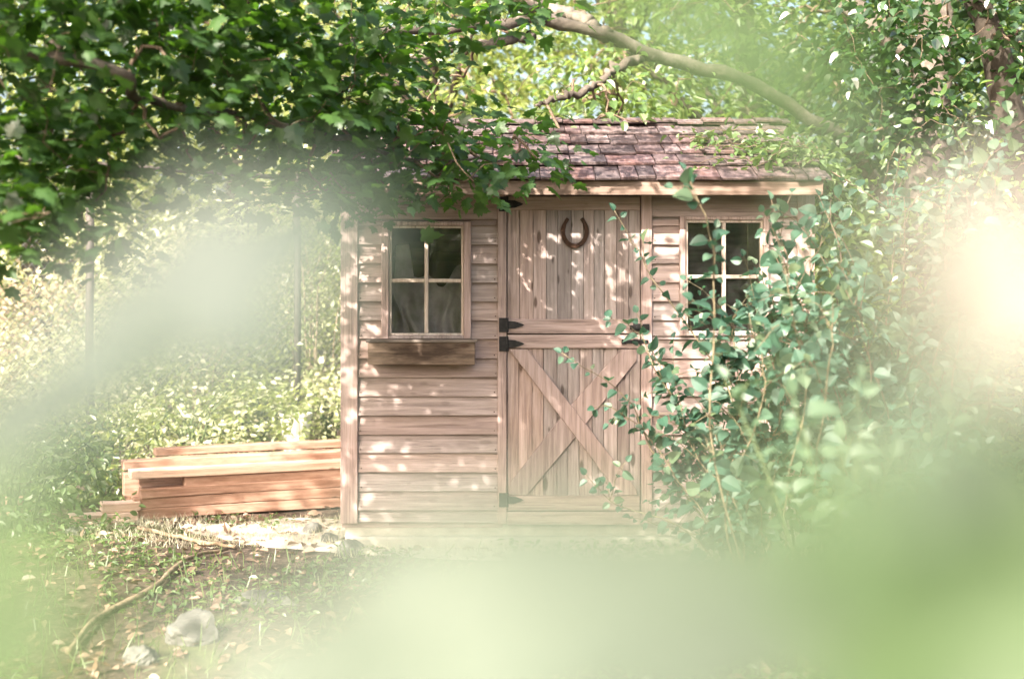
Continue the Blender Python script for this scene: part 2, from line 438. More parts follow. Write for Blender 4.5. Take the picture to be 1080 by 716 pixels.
def curve(pts, n=14, wob=0.0, rs=RS):
    """smooth polyline through the given points (Catmull-Rom)"""
    p = np.asarray(pts, float); k = len(p)
    q = np.concatenate([[2 * p[0] - p[1]], p, [2 * p[-1] - p[-2]]])
    out_ = []
    per = max(2, int(n / (k - 1)))
    for i in range(k - 1):
        a, b, c, d = q[i:i + 4]
        for t in np.linspace(0, 1, per, endpoint=False):
            out_.append(.5 * ((2 * b) + (c - a) * t + (2 * a - 5 * b + 4 * c - d) * t * t + (3 * b - 3 * c + d - a) * t ** 3))
    out_.append(p[-1])
    out_ = np.array(out_)
    if wob: out_[1:-1] += rs.normal(0, wob, out_[1:-1].shape)
    return out_


def connect(skel, clusters, r0=.012, rs=RS, maxlen=9.0):
    """joins each leaf cluster to the nearest wood already grown: returns (polyline, radius0, radius1)"""
    pts = np.asarray(skel, float); cl = np.asarray(clusters, float)
    order_of = np.zeros(len(pts)); res = []
    d = np.linalg.norm(cl[:, None] - pts[None], axis=2)
    best = d.min(1); bi = d.argmin(1); todo = np.ones(len(cl), bool)
    for _ in range(len(cl)):
        w = np.where(todo, best, 1e9); i = int(w.argmin()); todo[i] = False
        s = pts[bi[i]]; e = cl[i]; o_ = order_of[bi[i]] + 1
        ln = np.linalg.norm(e - s)
        mid = (s + e) / 2 + rs.normal(0, .08, 3) * ln + np.array((0, 0, .05 * ln))
        line = np.array([s, (s + mid) / 2 + rs.normal(0, .03, 3) * ln, mid, (mid + e) / 2 + rs.normal(0, .03, 3) * ln, e])
        ra = max(.0022, r0 * .78 ** o_); rb = max(.0018, r0 * .78 ** (o_ + 1))
        res.append((line, ra, rb))
        new = line[2:]
        pts = np.concatenate([pts, new]); order_of = np.concatenate([order_of, np.full(len(new), o_)])
        dn = np.linalg.norm(cl[:, None] - new[None], axis=2)
        m_ = dn.min(1); upd = m_ < best
        best = np.where(upd, m_, best); bi = np.where(upd, len(pts) - len(new) + dn.argmin(1), bi)
    return res


def cluster_leaves(tb, C, k, spread, size, T, rs, flat=.55, droop=.35, upn=.75, out_from=None):
    """k leaves round every cluster centre"""
    n = len(C) * k
    c = np.repeat(np.asarray(C, float), k, 0)
    off = rs.normal(0, 1, (n, 3)) * spread * np.array((1, 1, flat))
    P = c + off
    A = unit(off * np.array((1, 1, .4)) + rs.normal(0, .5, (n, 3)) * spread)
    A[:, 2] -= droop
    A = unit(A)
    N = unit(rs.normal(0, 1, (n, 3)) * (1 - upn) + np.array((0, 0, 1)) * upn)
    S = size * rs.uniform(.55, 1.2, n)
    tb.leaves(P, A, N, S, T)


def in_poly(x, y, poly):
    c = False; n = len(poly)
    for i in range(n):
        x1, y1 = poly[i]; x2, y2 = poly[i - 1]
        if (y1 > y) != (y2 > y) and x < (x2 - x1) * (y - y1) / (y2 - y1) + x1: c = not c
    return c


# ------------------------------------------------------------------ camera, light, sky
cam = bpy.data.cameras.new('camera'); co = bpy.data.objects.new('camera', cam); COL.objects.link(co)
co.location = CAM; co.rotation_euler = (math.radians(90), 0, 0)
cam.sensor_width = 36; cam.lens = 50; cam.shift_y = -(358 - HOR) / 1080.0
cam.clip_start = .05; cam.clip_end = 600
cam.dof.use_dof = True; cam.dof.focus_distance = 8.1; cam.dof.aperture_fstop = 1.6
scn.camera = co

sdir = Vector((.47, .74, -.64)).normalized()      # the way the sunlight travels
sun = bpy.data.lights.new('sun', 'SUN'); so = bpy.data.objects.new('sun', sun); COL.objects.link(so)
sun.energy = 4.0; sun.angle = math.radians(.53); sun.color = (1.0, .93, .82)
so.rotation_euler = sdir.to_track_quat('-Z', 'Y').to_euler()
elev = math.asin(-sdir.z); az = math.atan2(-sdir.x, -sdir.y)
w = bpy.data.worlds.new('World'); scn.world = w; w.use_nodes = True
nt = w.node_tree
bg = nt.nodes['Background']
sky = nt.nodes.new('ShaderNodeTexSky'); sky.sky_type = 'NISHITA'; sky.sun_disc = False
sky.sun_elevation = elev; sky.sun_rotation = az; sky.air_density = 1.0; sky.dust_density = 8.0; sky.ozone_density = 1.0
nt.links.new(sky.outputs[0], bg.inputs[0]); bg.inputs[1].default_value = .125
scn.view_settings.view_transform = 'Standard'
scn.view_settings.look = 'None'
scn.view_settings.exposure = 2.55
scn.view_settings.gamma = 1.0
scn.cycles.use_denoising = True
scn.cycles.max_bounces = 8; scn.cycles.diffuse_bounces = 4; scn.cycles.transmission_bounces = 4; scn.cycles.transparent_max_bounces = 8
scn.cycles.sample_clamp_indirect = 6

# ------------------------------------------------------------------ ground
def gz(x, y):
    h = .035 * np.sin(x * 1.7 + y * .6) * np.cos(y * 1.3) + .02 * np.sin(x * 4.1 - y * 3.3)
    flat = np.clip((np.hypot((x - .4) / 1.9, (y - .9) / 1.6) - 1) / .5, 0, 1)
    back = np.clip((y - 4) / 14, 0, 1) ** 1.3 * .9
    return h * flat + back - .012


xs = np.concatenate([np.linspace(-90, -6, 16)[:-1], np.linspace(-6, 6, 81), np.linspace(6, 90, 16)[1:]])
ys = np.concatenate([np.linspace(-60, -9, 10)[:-1], np.linspace(-9, 10, 121), np.linspace(10, 120, 16)[1:]])
gx, gy = np.meshgrid(xs, ys)
gzv = gz(gx, gy)
V = np.stack([gx, gy, gzv], 2).reshape(-1, 3)
nx = len(xs); ii, jj = np.meshgrid(np.arange(len(ys) - 1), np.arange(nx - 1), indexing='ij')
q = (ii * nx + jj).ravel()
Fq = np.concatenate([np.stack([q, q + 1, q + nx + 1], 1), np.stack([q, q + nx + 1, q + nx], 1)])
t_ = TB(); t_.add(V, Fq); g_ = t_.build('ground', M['soil']); tag(g_, 'dark woodland soil in front of and around the shed', 'ground', kind='structure')

# pale trodden strip beside the shed corner
t_ = TB()
pv = []; pf = []
nn = 26
edge_a = curve([(-2.05, .5, 0), (-1.75, .3, 0), (-1.3, -.15, 0), (-.2, -.42, 0), (1.2, -.45, 0), (3.0, -.4, 0)], nn)
edge_b = curve([(-2.05, .7, 0), (-1.75, .85, 0), (-1.2, 1.1, 0), (-.3, .1, 0), (1.2, .05, 0), (3.0, .1, 0)], nn)
k_ = len(edge_a); mlt = 9
for i in range(k_):
    for j in range(mlt):
        p = edge_a[i] * (1 - j / (mlt - 1)) + edge_b[i] * (j / (mlt - 1))
        if j in (0, mlt - 1): p = p + np.array((0, RS.normal(0, .05), 0))
        pv.append((p[0], p[1], float(gz(p[0], p[1])) + (.010 if 0 < j < mlt - 1 else -.012)))
for i in range(k_ - 1):
    for j in range(mlt - 1):
        a = i * mlt + j; pf += [(a, a + mlt, a + mlt + 1), (a, a + mlt + 1, a + 1)]
t_.add(np.array(pv), np.array(pf)); o = t_.build('path', M['pale_path']); tag(o, 'pale dusty path running along the foot of the shed', 'path', kind='structure')

# ------------------------------------------------------------------ shed
shed = thing('garden_shed', 'small weathered wooden shed with a shingle roof and a split plank door', 'shed', (.38, 0, 0))
XL, XR = XW(360), XW(858)
DEPTH = 2.0
Z0, ZT = ZW(550), 2.13
# front boarding behind the clapboards, pierced for windows and doorway
wl = (XW(410), XW(489), ZW(353), ZW(237)); wr = (XW(722), XW(803), ZW(350), ZW(233))
dl, dr = XW(530), XW(681)
b = MB()
def strip(x0, x1, z0, z1): b.box(x0, x1, .004, .05, z0, z1)
strip(XL, wl[0], .1, ZT); strip(wl[1], dl, .1, ZT); strip(wl[0], wl[1], .1, wl[2]); strip(wl[0], wl[1], wl[3], ZT)
strip(dl, dr, ZW(207), ZT)
strip(dr, wr[0], .1, ZT); strip(wr[1], XR, .1, ZT); strip(wr[0], wr[1], .1, wr[2]); strip(wr[0], wr[1], wr[3], ZT)
# clapboards
rows = [ZW(550)] + [ZW(537) + .1095 * k for k in range(0, 17)]
def clap(x0, x1, z0, z1):
    if x1 - x0 < .01 or z1 - z0 < .012: return
    j = lambda s=.0018: random.uniform(-s, s)
    bulge = random.uniform(-.002, .003)
    b.hexa([(x0, -.031 + j() + bulge, z0 + j()), (x1, -.031 + j() + bulge, z0 + j()), (x1, .0, z0), (x0, .0, z0),
            (x0, -.007, z1), (x1, -.007, z1), (x1, .0, z1), (x0, .0, z1)])
for r0, r1 in zip(rows[:-1], rows[1:]):
    if r0 > ZW(232): continue
    z1 = min(r1 + .012, ZW(232))
    for (x0, x1, win) in ((XW(378), XW(525), (XW(403), XW(497), ZW(357), ZW(234))), (XW(687), XW(840), (XW(716), XW(810), ZW(354), ZW(229)))):
        if z1 > win[2] + .004 and r0 < win[3]:
            if r0 < win[2] - .02: clap(x0, x1, r0, win[2])
            zz = max(r0, win[2])
            if win[3] - zz < .1 and z1 > win[3] + .02:
                pass
            clap(x0, win[0], zz, z1); clap(win[1], x1, zz, z1)
        else:
            clap(x0, x1, r0, z1)
# frieze boards under the eave
b.box(XW(378), XW(525), -.030, .0, ZW(232), ZW(200)); b.box(XW(687), XW(840), -.030, .0, ZW(229), ZW(200))
wall_front = b.build('wall', M['siding'], shed, bevel=.0015)
b = MB()
for r0 in rows[1:]:
    if r0 > ZW(240): continue
    for px_ in (381, 522, 690, 837):
        xx, zz = XW(px_) + random.uniform(-.004, .004), r0 + .022 + random.uniform(-.003, .003)
        b.tube([(xx, -.024, zz), (xx, -.0295, zz)], .0038, 6)
nl = b.build('nails', M['rust'], wall_front); nl['kind'] = 'stuff'
# side and back walls
b = MB()
ridge_y = 1.0
def side(x0, x1):
    prof = [(.055, .1), (DEPTH, .1), (DEPTH, 2.10), (ridge_y, 2.50), (.055, 2.15)]
    n = len(prof)
    b.poly([(x0, y, z) for y, z in prof] + [(x1, y, z) for y, z in prof], [tuple(range(n)), tuple(range(2 * n - 1, n - 1, -1))] + [(i, i + n, (i + 1) % n + n, (i + 1) % n) for i in range(n)])
for s_, xx in ((-1, XL), (1, XR)):
    b = MB(); side(xx + .004 if s_ < 0 else xx - .05, xx + .05 if s_ < 0 else xx - .004)
    for k in range(18):
        z0 = .135 + .11 * k
        y1 = DEPTH
        b.hexa([(xx - s_ * -.012, .06, z0), (xx + s_ * .012, y1, z0), (xx - s_ * .002, y1, z0), (xx - s_ * .002, .06, z0),
                (xx + s_ * .004, .06, z0 + .118), (xx + s_ * .004, y1, z0 + .118), (xx - s_ * .002, y1, z0 + .118), (xx - s_ * .002, .06, z0 + .118)])
    b.build('wall', M['siding'], shed)
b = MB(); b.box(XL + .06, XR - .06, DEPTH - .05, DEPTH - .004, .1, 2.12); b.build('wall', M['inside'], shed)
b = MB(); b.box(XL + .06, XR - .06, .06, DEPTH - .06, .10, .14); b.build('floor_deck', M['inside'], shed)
b = MB(); b.box(XL + .02, XR - .02, .012, DEPTH, -.2, ZW(552), 0); b.box(XL + .05, XR - .05, -.07, .010, -.2, .055, .004); b.build('foundation', M['concrete'], shed, bevel=.01)
for x0, x1 in ((XW(360), XW(378)), (XW(840), XW(858))):
    b = MB(); b.box(x0, x1, -.040, .003, ZW(551), ZW(198), .001); b.build('corner_board', M['trim_v'], shed, bevel=.003)
# door frame: jambs and head
b = MB(); b.box(XW(525), XW(534.3), -.044, .05, ZW(551), ZW(200)); b.box(XW(675.6), XW(687), -.044, .05, ZW(551), ZW(200))
b.box(XW(534.5), XW(675.4), -.030, .05, ZW(206), ZW(199)); b.build('door_frame', M['trim_v'], shed, bevel=.003)
b = MB(); b.box(XW(534.5), XW(675.4), -.038, .05, ZW(552), ZW(538.5), .001); b.build('threshold', M['trim_h'], shed, bevel=.003)


def planks(z0, z1, n=11):
    bb = MB(); x0, x1 = XW(535), XW(675)
    ws = [random.uniform(.85, 1.15) for _ in range(n)]; s = sum(ws); x = x0
    for wd in ws:
        e = x + wd / s * (x1 - x0)
        yy = -.020 + random.uniform(-.0015, .0015)
        bb.box(x + .0014, e - .0014, yy, .004, z0, z1, .0006)
        x = e
    bb.box(x0, x1, .006, .02, z0, z1)
    return bb


def hinge(parent, py0, py1, tipx, tapered=True):
    bb = MB(); zc = (ZW(py0) + ZW(py1)) / 2; h = (ZW(py0) - ZW(py1)) / 2
    bb.box(XW(526.5), XW(536), -.052, -.0445, zc - h, zc + h)
    bb.prism([(XW(536), zc - h * .55), (XW(543), zc - h * .5), (tipx - .012, zc - h * .16), (tipx, zc), (tipx - .012, zc + h * .16), (XW(543), zc + h * .5), (XW(536), zc + h * .55)], -.050, -.0425)
    bb.tube([(XW(535.3), -.052, zc - h), (XW(535.3), -.052, zc + h)], .006, 8)
    for px_ in (540, 545):
        bb.tube([(XW(px_), -.050, zc), (XW(px_), -.054, zc)], .0035, 6)
    return bb.build('hinge', M['iron'], parent)


ds = planks(ZW(351.3), ZW(207.5)); upper = ds.build('door', M['plank'], shed, bevel=.0012, label='upper half of the split door, upright boards')
b = MB(); b.box(XW(535.5), XW(674.5), -.040, -.021, ZW(222), ZW(207.6), .0008); b.build('rail', M['trim_h'], upper, bevel=.0025)
b = MB(); b.box(XW(535.5), XW(674.5), -.040, -.021, ZW(351.4), ZW(336.5), .0008); b.build('rail', M['trim_h'], upper, bevel=.0025)
hinge(upper, 208.5, 223.5, XW(552)); hinge(upper, 335, 350, XW(553))
b = MB(); zc = ZW(345)
b.box(XW(667), XW(675), -.052, -.041, zc - .022, zc + .022); b.box(XW(663.5), XW(684), -.060, -.050, zc - .012, zc + .012); b.box(XW(677), XW(684), -.056, -.0445, zc - .02, zc + .02)
b.tube([(XW(671), -.060, zc), (XW(671), -.085, zc)], .007, 8)
b.build('bolt', M['iron'], upper)
lower = planks(ZW(537.3), ZW(352.7)).build('door', M['plank'], shed, bevel=.0012, label='lower half of the split door with crossed braces')
b = MB(); b.box(XW(535.5), XW(674.5), -.040, -.021, ZW(367), ZW(352.9), .0008); b.build('rail', M['trim_h'], lower, bevel=.0025)
b = MB(); b.box(XW(535.5), XW(674.5), -.040, -.021, ZW(537), ZW(521.5), .0008); b.build('rail', M['trim_h'], lower, bevel=.0025)
b = MB(); b.prism([(XW(p), ZW(q)) for p, q in ((537, 368), (556, 368), (671, 515), (671, 521), (653, 521))], -.0455, -.0225)
b.build('brace', M['trim_v'], lower, bevel=.0025, label='long brace on top, upper left to lower right')
b = MB(); b.prism([(XW(p), ZW(q)) for p, q in ((655, 368), (671, 368), (671, 380), (612, 453), (595, 434))], -.038, -.0205); b.prism([(XW(p), ZW(q)) for p, q in ((612.4, 453.4), (556, 521), (538, 521), (538, 508), (595.4, 434.4))], -.038, -.0205)
b.build('brace', M['trim_v'], lower, bevel=.0025, label='brace passing under the other, lower left to upper right')
hinge(lower, 354.5, 370, XW(553)); hinge(lower, 518.5, 533, XW(552))
b = MB(); zc = ZW(360); b.box(XW(655), XW(683), -.050, -.0445, zc - .010, zc + .010); b.box(XW(655), XW(660), -.052, -.0405, zc - .014, zc + .014); b.box(XW(667), XW(672), -.052, -.0405, zc - .014, zc + .014)
b.build('latch', M['iron'], lower)


def window(x0, x1, z0, z1, cas):
    """casing outside, four panes behind a cross bar"""
    wd = MB(); c = cas
    wd.box(x0, x0 + c, -.046, .003, z0, z1); wd.box(x1 - c, x1, -.046, .003, z0, z1)
    wd.box(x0 + c + .0005, x1 - c - .0005, -.044, .003, z1 - c * .55, z1); wd.box(x0 + c + .0005, x1 - c - .0005, -.044, .003, z0, z0 + c * .4)
    root = wd.build('window', M['trim_v'], shed, bevel=.003)
    ix0, ix1, iz0, iz1 = x0 + c + .001, x1 - c - .001, z0 + c * .4 + .001, z1 - c * .55 - .001
    fr_ = MB(); f = .014
    fr_.box(ix0, ix0 + f, -.030, .02, iz0, iz1); fr_.box(ix1 - f, ix1, -.030, .02, iz0, iz1)
    fr_.box(ix0 + f, ix1 - f, -.029, .02, iz1 - f, iz1); fr_.box(ix0 + f, ix1 - f, -.029, .02, iz0, iz0 + f)
    fr_.build('window_frame', M['sash'], root, bevel=.002)
    xm, zm = (ix0 + ix1) / 2, (iz0 + iz1) / 2; q = .011
    mu = MB(); mu.box(xm - q, xm + q, -.026, .012, iz0 + f, iz1 - f)
    mu.box(ix0 + f, xm - q - .0005, -.025, .012, zm - q, zm + q); mu.box(xm + q + .0005, ix1 - f, -.025, .012, zm - q, zm + q)
    mu.build('muntin', M['sash'], root, bevel=.003)
    for a0, a1 in ((ix0 + f, xm - q), (xm + q, ix1 - f)):
        for c0, c1 in ((iz0 + f, zm - q), (zm + q, iz1 - f)):
            p = MB(); t1, t2 = random.uniform(-.002, .002), random.uniform(-.002, .002)
            p.hexa([(a0, -.002 + t1, c0), (a1, -.002 + t2, c0), (a1, .001 + t2, c0), (a0, .001 + t1, c0), (a0, -.002 + t2, c1), (a1, -.002 + t1, c1), (a1, .001 + t1, c1), (a0, .001 + t2, c1)])
            p.build('pane', M['glass'], root)
    return root


window(XW(403), XW(497), ZW(357), ZW(234), .042)
window(XW(716), XW(810), ZW(354), ZW(229), .034)
# flower box under the left window
b = MB(); zt, zb = ZW(358.5), ZW(383); x0, x1 = XW(389), XW(504)
b.box(x0 + .01, x1 - .012, -.155, -.137, zb, zt - .008, .001); b.box(x0 + .012, x0 + .03, -.136, -.026, zb + .002, zt - .010); b.box(x1 - .032, x1 - .014, -.136, -.026, zb + .002, zt - .010)
b.box(x0 + .031, x1 - .033, -.136, -.026, zb + .004, zb + .02); b.box(x0 - .002, x1, -.162, -.132, zt - .008, zt + .010, .001)
b.box(x0 + .002, x0 + .026, -.131, -.026, zt - .0095, zt + .008); b.box(x1 - .026, x1 - .004, -.131, -.026, zt - .0095, zt + .008)
b.build('window_box', M['box'], shed, bevel=.0025)

# roof: boards, courses of cedar shingles, fascia, ridge
E0 = Vector((0, -.25, 2.100)); R0 = Vector((0, ridge_y, 2.545))
rx0, rx1 = XW(360) - .05, XW(858) + .02
up = (R0 - E0); slope_len = up.length; up.normalize(); nrm = Vector((0, -up.z, up.y))
def slab(bb, x0, x1, s0, s1, t0, t1, front=True, lift0=0, lift1=0, sk=0):
    """a board lying on the roof slope; s along the slope, t off the slope"""
    def P(x, s, t):
        p = E0 + up * s + nrm * t
        return (x, p.y, p.z) if front else (x, 2 * ridge_y - p.y, p.z)
    bb.hexa([P(x0, s0 + sk, t0 + lift0), P(x1, s0 - sk, t0 + lift0), P(x1, s1, t0 + lift1), P(x0, s1, t0 + lift1),
             P(x0, s0 + sk, t1 + lift0), P(x1, s0 - sk, t1 + lift0), P(x1, s1, t1 + lift1), P(x0, s1, t1 + lift1)])
b = MB()
for fr in (True, False):
    slab(b, rx0 + .02, rx1 - .02, .01, slope_len - .004, -.03, -.002, fr)
    for c in range(6):
        s0 = -.03 + c * .252 if c else -.035
        x = rx0 - random.uniform(0, .05)
        while x < rx1:
            wd = random.choice([.07, .10, .14, .17, .19, .21, .24, .28])
            e = min(x + wd, rx1 + random.uniform(-.02, .02))
            if e - x > .02:
                j = random.uniform(-.018, .014)
                th = random.uniform(.011, .02)
                if c == 5: s1 = slope_len + .004
                else: s1 = s0 + .30
                slab(b, x + .003, e - .003, s0 + j, min(s1, slope_len), .001, .001 + th, fr, random.uniform(.018, .032) if c else .010, .0, random.uniform(-.004, .004))
                if c == 0 and random.random() < .9: slab(b, x + .01, e + .03, s0 + .012, s0 + .2, -.0015, .009, fr)
            x = e
roof = b.build('roof', M['shingle'], shed, bevel=.0015)
b = MB()
x = rx0 - .03
while x < rx1:
    e = x + random.uniform(.13, .22); lf = random.uniform(.0, .012)
    for fr in (True, False):
        slab(b, x + .003, min(e, rx1 + .02) - .003, slope_len - .125 + random.uniform(-.012, .012), slope_len + .006, .024 + lf, .038 + lf, fr, .012, 0)
    x = e
b.build('ridge_cap', M['shingle'], roof, bevel=.0015)
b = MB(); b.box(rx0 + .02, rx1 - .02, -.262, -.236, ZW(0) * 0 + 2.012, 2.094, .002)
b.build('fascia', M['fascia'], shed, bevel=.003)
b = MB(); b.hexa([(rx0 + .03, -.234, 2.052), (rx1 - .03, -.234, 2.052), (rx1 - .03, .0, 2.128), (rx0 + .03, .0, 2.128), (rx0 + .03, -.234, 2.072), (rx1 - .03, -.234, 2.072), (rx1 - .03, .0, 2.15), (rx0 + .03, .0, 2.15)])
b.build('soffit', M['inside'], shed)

# horseshoe
zc = ZW(244); hs = []
for k in range(25):
    a = math.radians(-232 + k * (284 / 24)); 
    rr = 1 + .10 * max(0, math.sin(a)) 
    hs.append((XW(606) + .069 * math.cos(a) * (1 - .10 * max(0, math.sin(a))), zc + .086 * math.sin(a) * rr))
vs = []; fs = []
hs = np.array(hs); tg = np.gradient(hs, axis=0); tg /= np.linalg.norm(tg, axis=1)[:, None]; nr = np.stack([-tg[:, 1], tg[:, 0]], 1)
for i, (p, n_) in enumerate(zip(hs, nr)):
    wd = .0125 if 2 < i < 22 else .010
    for (sx, yy) in ((-1, -.041), (1, -.041), (1, -.0225), (-1, -.0225)):
        vs.append((p[0] + n_[0] * wd * sx, yy + (-.001 if sx > 0 else 0), p[1] + n_[1] * wd * sx))
for i in range(24):
    for k in range(4): fs.append((4 * i + k, 4 * i + (k + 1) % 4, 4 * i + 4 + (k + 1) % 4, 4 * i + 4 + k))
fs += [(0, 1, 2, 3), (96, 99, 98, 97)]
b = MB(); b.poly(vs, fs)
for i in (4, 7, 10, 14, 17, 20): b.box(hs[i][0] - .004, hs[i][0] + .004, -.0445, -.040, hs[i][1] - .004, hs[i][1] + .004)
o = b.build('horseshoe', M['rust'], None, bevel=.002); tag(o, 'dark rusty horseshoe nailed points up on the upper door', 'horseshoe')

# a gathered cloth behind the left window
tb = TB(); n_, m_ = 60, 26; vv = []; ff = []
for i in range(n_):
    u = i / (n_ - 1)
    for j in range(m_):
        v = j / (m_ - 1)
        top = 1.50 + .16 * abs(u - .55) * 2
        z = 1.16 + v * (top - 1.16)
        y = .16 + .035 * math.sin(u * 31 + 2.0 * v) * (1 - .5 * v) + .05 * math.sin(u * 9 + v * 5) + .10 * v
        vv.append((wl[0] - .03 + u * (wl[1] - wl[0] + .06) + .03 * math.sin(v * 6 + u * 4), y, z + .03 * math.sin(u * 17)))
for i in range(n_ - 1):
    for j in range(m_ - 1):
        a = i * m_ + j; ff += [(a, a + m_, a + m_ + 1), (a, a + m_ + 1, a + 1)]
tb.add(np.array(vv), np.array(ff)); o = tb.build('curtain', M['cloth']); tag(o, 'greyish crumpled cloth curtain behind the lower panes of the left window', 'curtain')
b = MB(); b.hexa([(wl[0] + .02, .12, 1.52), (wl[0] + .14, .12, 1.54), (wl[0] + .14, .14, 1.54), (wl[0] + .02, .14, 1.52), (wl[0] + .03, .12, 1.74), (wl[0] + .11, .12, 1.75), (wl[0] + .11, .14, 1.75), (wl[0] + .03, .14, 1.74)])
o = b.build('cloth_rag', M['cloth'], None, bevel=.004); tag(o, 'pale rag hanging behind the upper left pane of the left window', 'rag')

# ------------------------------------------------------------------ timbers stacked beside the shed
TA = np.array((-2.40, .86)); TDIR = np.array((1.21, .50)); TDIR /= np.linalg.norm(TDIR); TN = np.array((-TDIR[1], TDIR[0]))
def timber(off_l, length, back, z0, h, d, label, pale=False, roll=0):
    p = TA + TDIR * off_l + TN * back
    o = MB()
    wz, wy = random.uniform(-.006, .006), random.uniform(-.006, .006); st_ = 8
    prev = None
    for q in range(st_ + 1):
        t = q / st_; x = t * length; bz = wz * math.sin(math.pi * t) + random.uniform(-.0012, .0012); by = wy * math.sin(math.pi * t) + random.uniform(-.001, .001)
        o.v += [(x, by, bz), (x, d + by, bz), (x, d + by, h + bz), (x, by, h + bz)]
        if q:
            a = 4 * (q - 1); c_ = 4 * q
            o.f += [(a + k, a + (k + 1) % 4, c_ + (k + 1) % 4, c_ + k) for k in range(4)]
    o.f += [(0, 3, 2, 1), (4 * st_, 4 * st_ + 1, 4 * st_ + 2, 4 * st_ + 3)]
    e = o.build('timber', M['timber_lit' if pale else 'timber'], None, bevel=.005)
    e.location = (p[0], p[1], z0); e.rotation_euler = (math.radians(roll), 0, math.atan2(TDIR[1], TDIR[0]) + random.uniform(-.006, .006))
    tag(e, label, 'timber', 'cedar timbers stacked beside the shed')
timber(.0, 1.52, 0, .0, .068, .14, 'reddish cedar timber, lowest at the front of the stack beside the shed')
timber(-.02, 1.54, .004, .069, .066, .14, 'reddish cedar timber second from the ground in the front of the stack')
timber(.02, 1.50, -.003, .136, .062, .14, 'reddish cedar timber third from the ground in the front of the stack')
timber(.30, 1.22, .002, .199, .066, .14, 'short reddish timber under the pale top one, a dark gap at its left end')
timber(-.04, 1.56, -.012, .266, .052, .15, 'timber coloured pale as if sunlit, lying on top of the front of the stack', True)
timber(-.06, 1.66, .19, .0, .28, .09, 'broad cedar board on edge just behind the pale top timber')
timber(-.05, 1.70, .29, .285, .06, .13, 'brownish timber in the second row, behind the pale top one')
timber(.18, 1.7, .50, .0, .335, .07, 'cedar board on edge at the back of the stack, near the white bucket')
timber(.20, 1.72, .58, .335, .05, .12, 'long timber on top at the very back of the stack')
timber(-.42, .42, -.05, .0, .062, .13, 'short timber coloured as if sunlit, stepping out at the left foot of the stack', True)
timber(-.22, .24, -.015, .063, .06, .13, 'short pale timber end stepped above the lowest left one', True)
b = MB(); p = TA + TDIR * -.62 + TN * .35
b.box(0, .5, 0, .11, 0, .12, .004); o = b.build('timber', M['timber'], None, bevel=.006); o.location = (p[0], p[1], .02); o.rotation_euler = (0, 0, math.radians(150))
tag(o, 'brown timber offcut half hidden in weeds left of the stack', 'timber')

# white bucket behind the stack, at the foot of the fence post
bp_ = at(312, 468, 11.6)
b = MB(); n = 20
prof = [(.0, .0), (.10, 0), (.125, .30), (.135, .30), (.135, .325), (.12, .325), (.105, .03), (0, .03)]
ring = []
for r_, z_ in prof[1:-1]:
    ring.append([(bp_[0] + r_ * math.cos(2 * math.pi * k / n), bp_[1] + r_ * math.sin(2 * math.pi * k / n), .14 + z_) for k in range(n)])
vs = [p for r_ in ring for p in r_]; fs = []
for i in range(len(ring) - 1):
    for k in range(n): fs.append((i * n + k, i * n + (k + 1) % n, (i + 1) * n + (k + 1) % n, (i + 1) * n + k))
fs.append(tuple(range(n))); fs.append(tuple((len(ring) - 1) * n + k for k in range(n)))
b.poly(vs, fs); bk = b.build('bucket', M['white_plastic'], None, smooth=False, bevel=.002); tag(bk, 'white plastic bucket behind the stacked timbers', 'bucket')
b = MB(); b.box(bp_[0] - .3, bp_[0] + .3, bp_[1] - .25, bp_[1] + .25, -.02, .139, .02); o = b.build('stone_block', M['stone2'], None, bevel=.02); tag(o, 'low stone block under the white bucket', 'block')

# ------------------------------------------------------------------ chain link fence
f1 = at(313, 460, 13.4); f2 = at(95, 500, 11.7)
fa, fb = np.array((f1[0], f1[1])), np.array((f2[0], f2[1])); fd = fb - fa; fl = np.linalg.norm(fd); fd /= fl
fence = thing('chain_link_fence', 'tall chain link fence with thin dark posts running behind the timber stack', 'fence', (fa[0], fa[1], 0))
FH = 2.5
for k in (-1, 0, 1, 2):
    p = fa + fd * fl * k
    z = float(gz(p[0], p[1]))
    b = MB(); b.tube([(p[0], p[1], z - .2), (p[0], p[1], FH + .03)], .034, 10); b.tube([(p[0], p[1], FH + .03), (p[0], p[1], FH + .06)], [.04, .015], 10)
    b.build('post', M['post'], fence, smooth=True)
b = MB(); p0 = fa - fd * fl; p1 = fa + fd * fl * 2
b.tube([(p0[0], p0[1], FH), (p1[0], p1[1], FH)], .024, 8); b.build('rail', M['post'], fence, smooth=True)
tb = TB(); tot = fl * 3; st = .075; nn = int(tot / st); H = FH - .1
off3 = np.array((fd[0], fd[1], 0)); base = np.array((p0[0], p0[1], .06)) + np.array((TN[0], TN[1], 0)) * .03
for k in range(-int(H / st), nn):
    for s_ in (1, -1):
        u0, u1 = (k * st, k * st + H) if s_ > 0 else (k * st + H, k * st)
        z0, z1 = 0.0, H
        # clip to the fence length
        pts = []
        for u, z in ((u0, z0), (u1, z1)):
            pts.append([u, z])
        (ua, za), (ub, zb2) = pts
        def clipu(u, z, uo, zo):
            if u < 0: t = (0 - u) / (uo - u); return 0, z + (zo - z) * t
            if u > tot: t = (tot - u) / (uo - u); return tot, z + (zo - z) * t
            return u, z
        if max(ua, ub) <= 0 or min(ua, ub) >= tot: continue
        A_ = clipu(ua, za, ub, zb2); B_ = clipu(ub, zb2, ua, za)
        a3 = base + off3 * A_[0] + np.array((0, 0, A_[1])) + np.array((TN[0], TN[1], 0)) * .002 * s_; b3 = base + off3 * B_[0] + np.array((0, 0, B_[1])) + np.array((TN[0], TN[1], 0)) * .002 * s_
        tb.tube([a3, b3], .0019, 3)
tb.build('wire_mesh', M['galv'], fence)

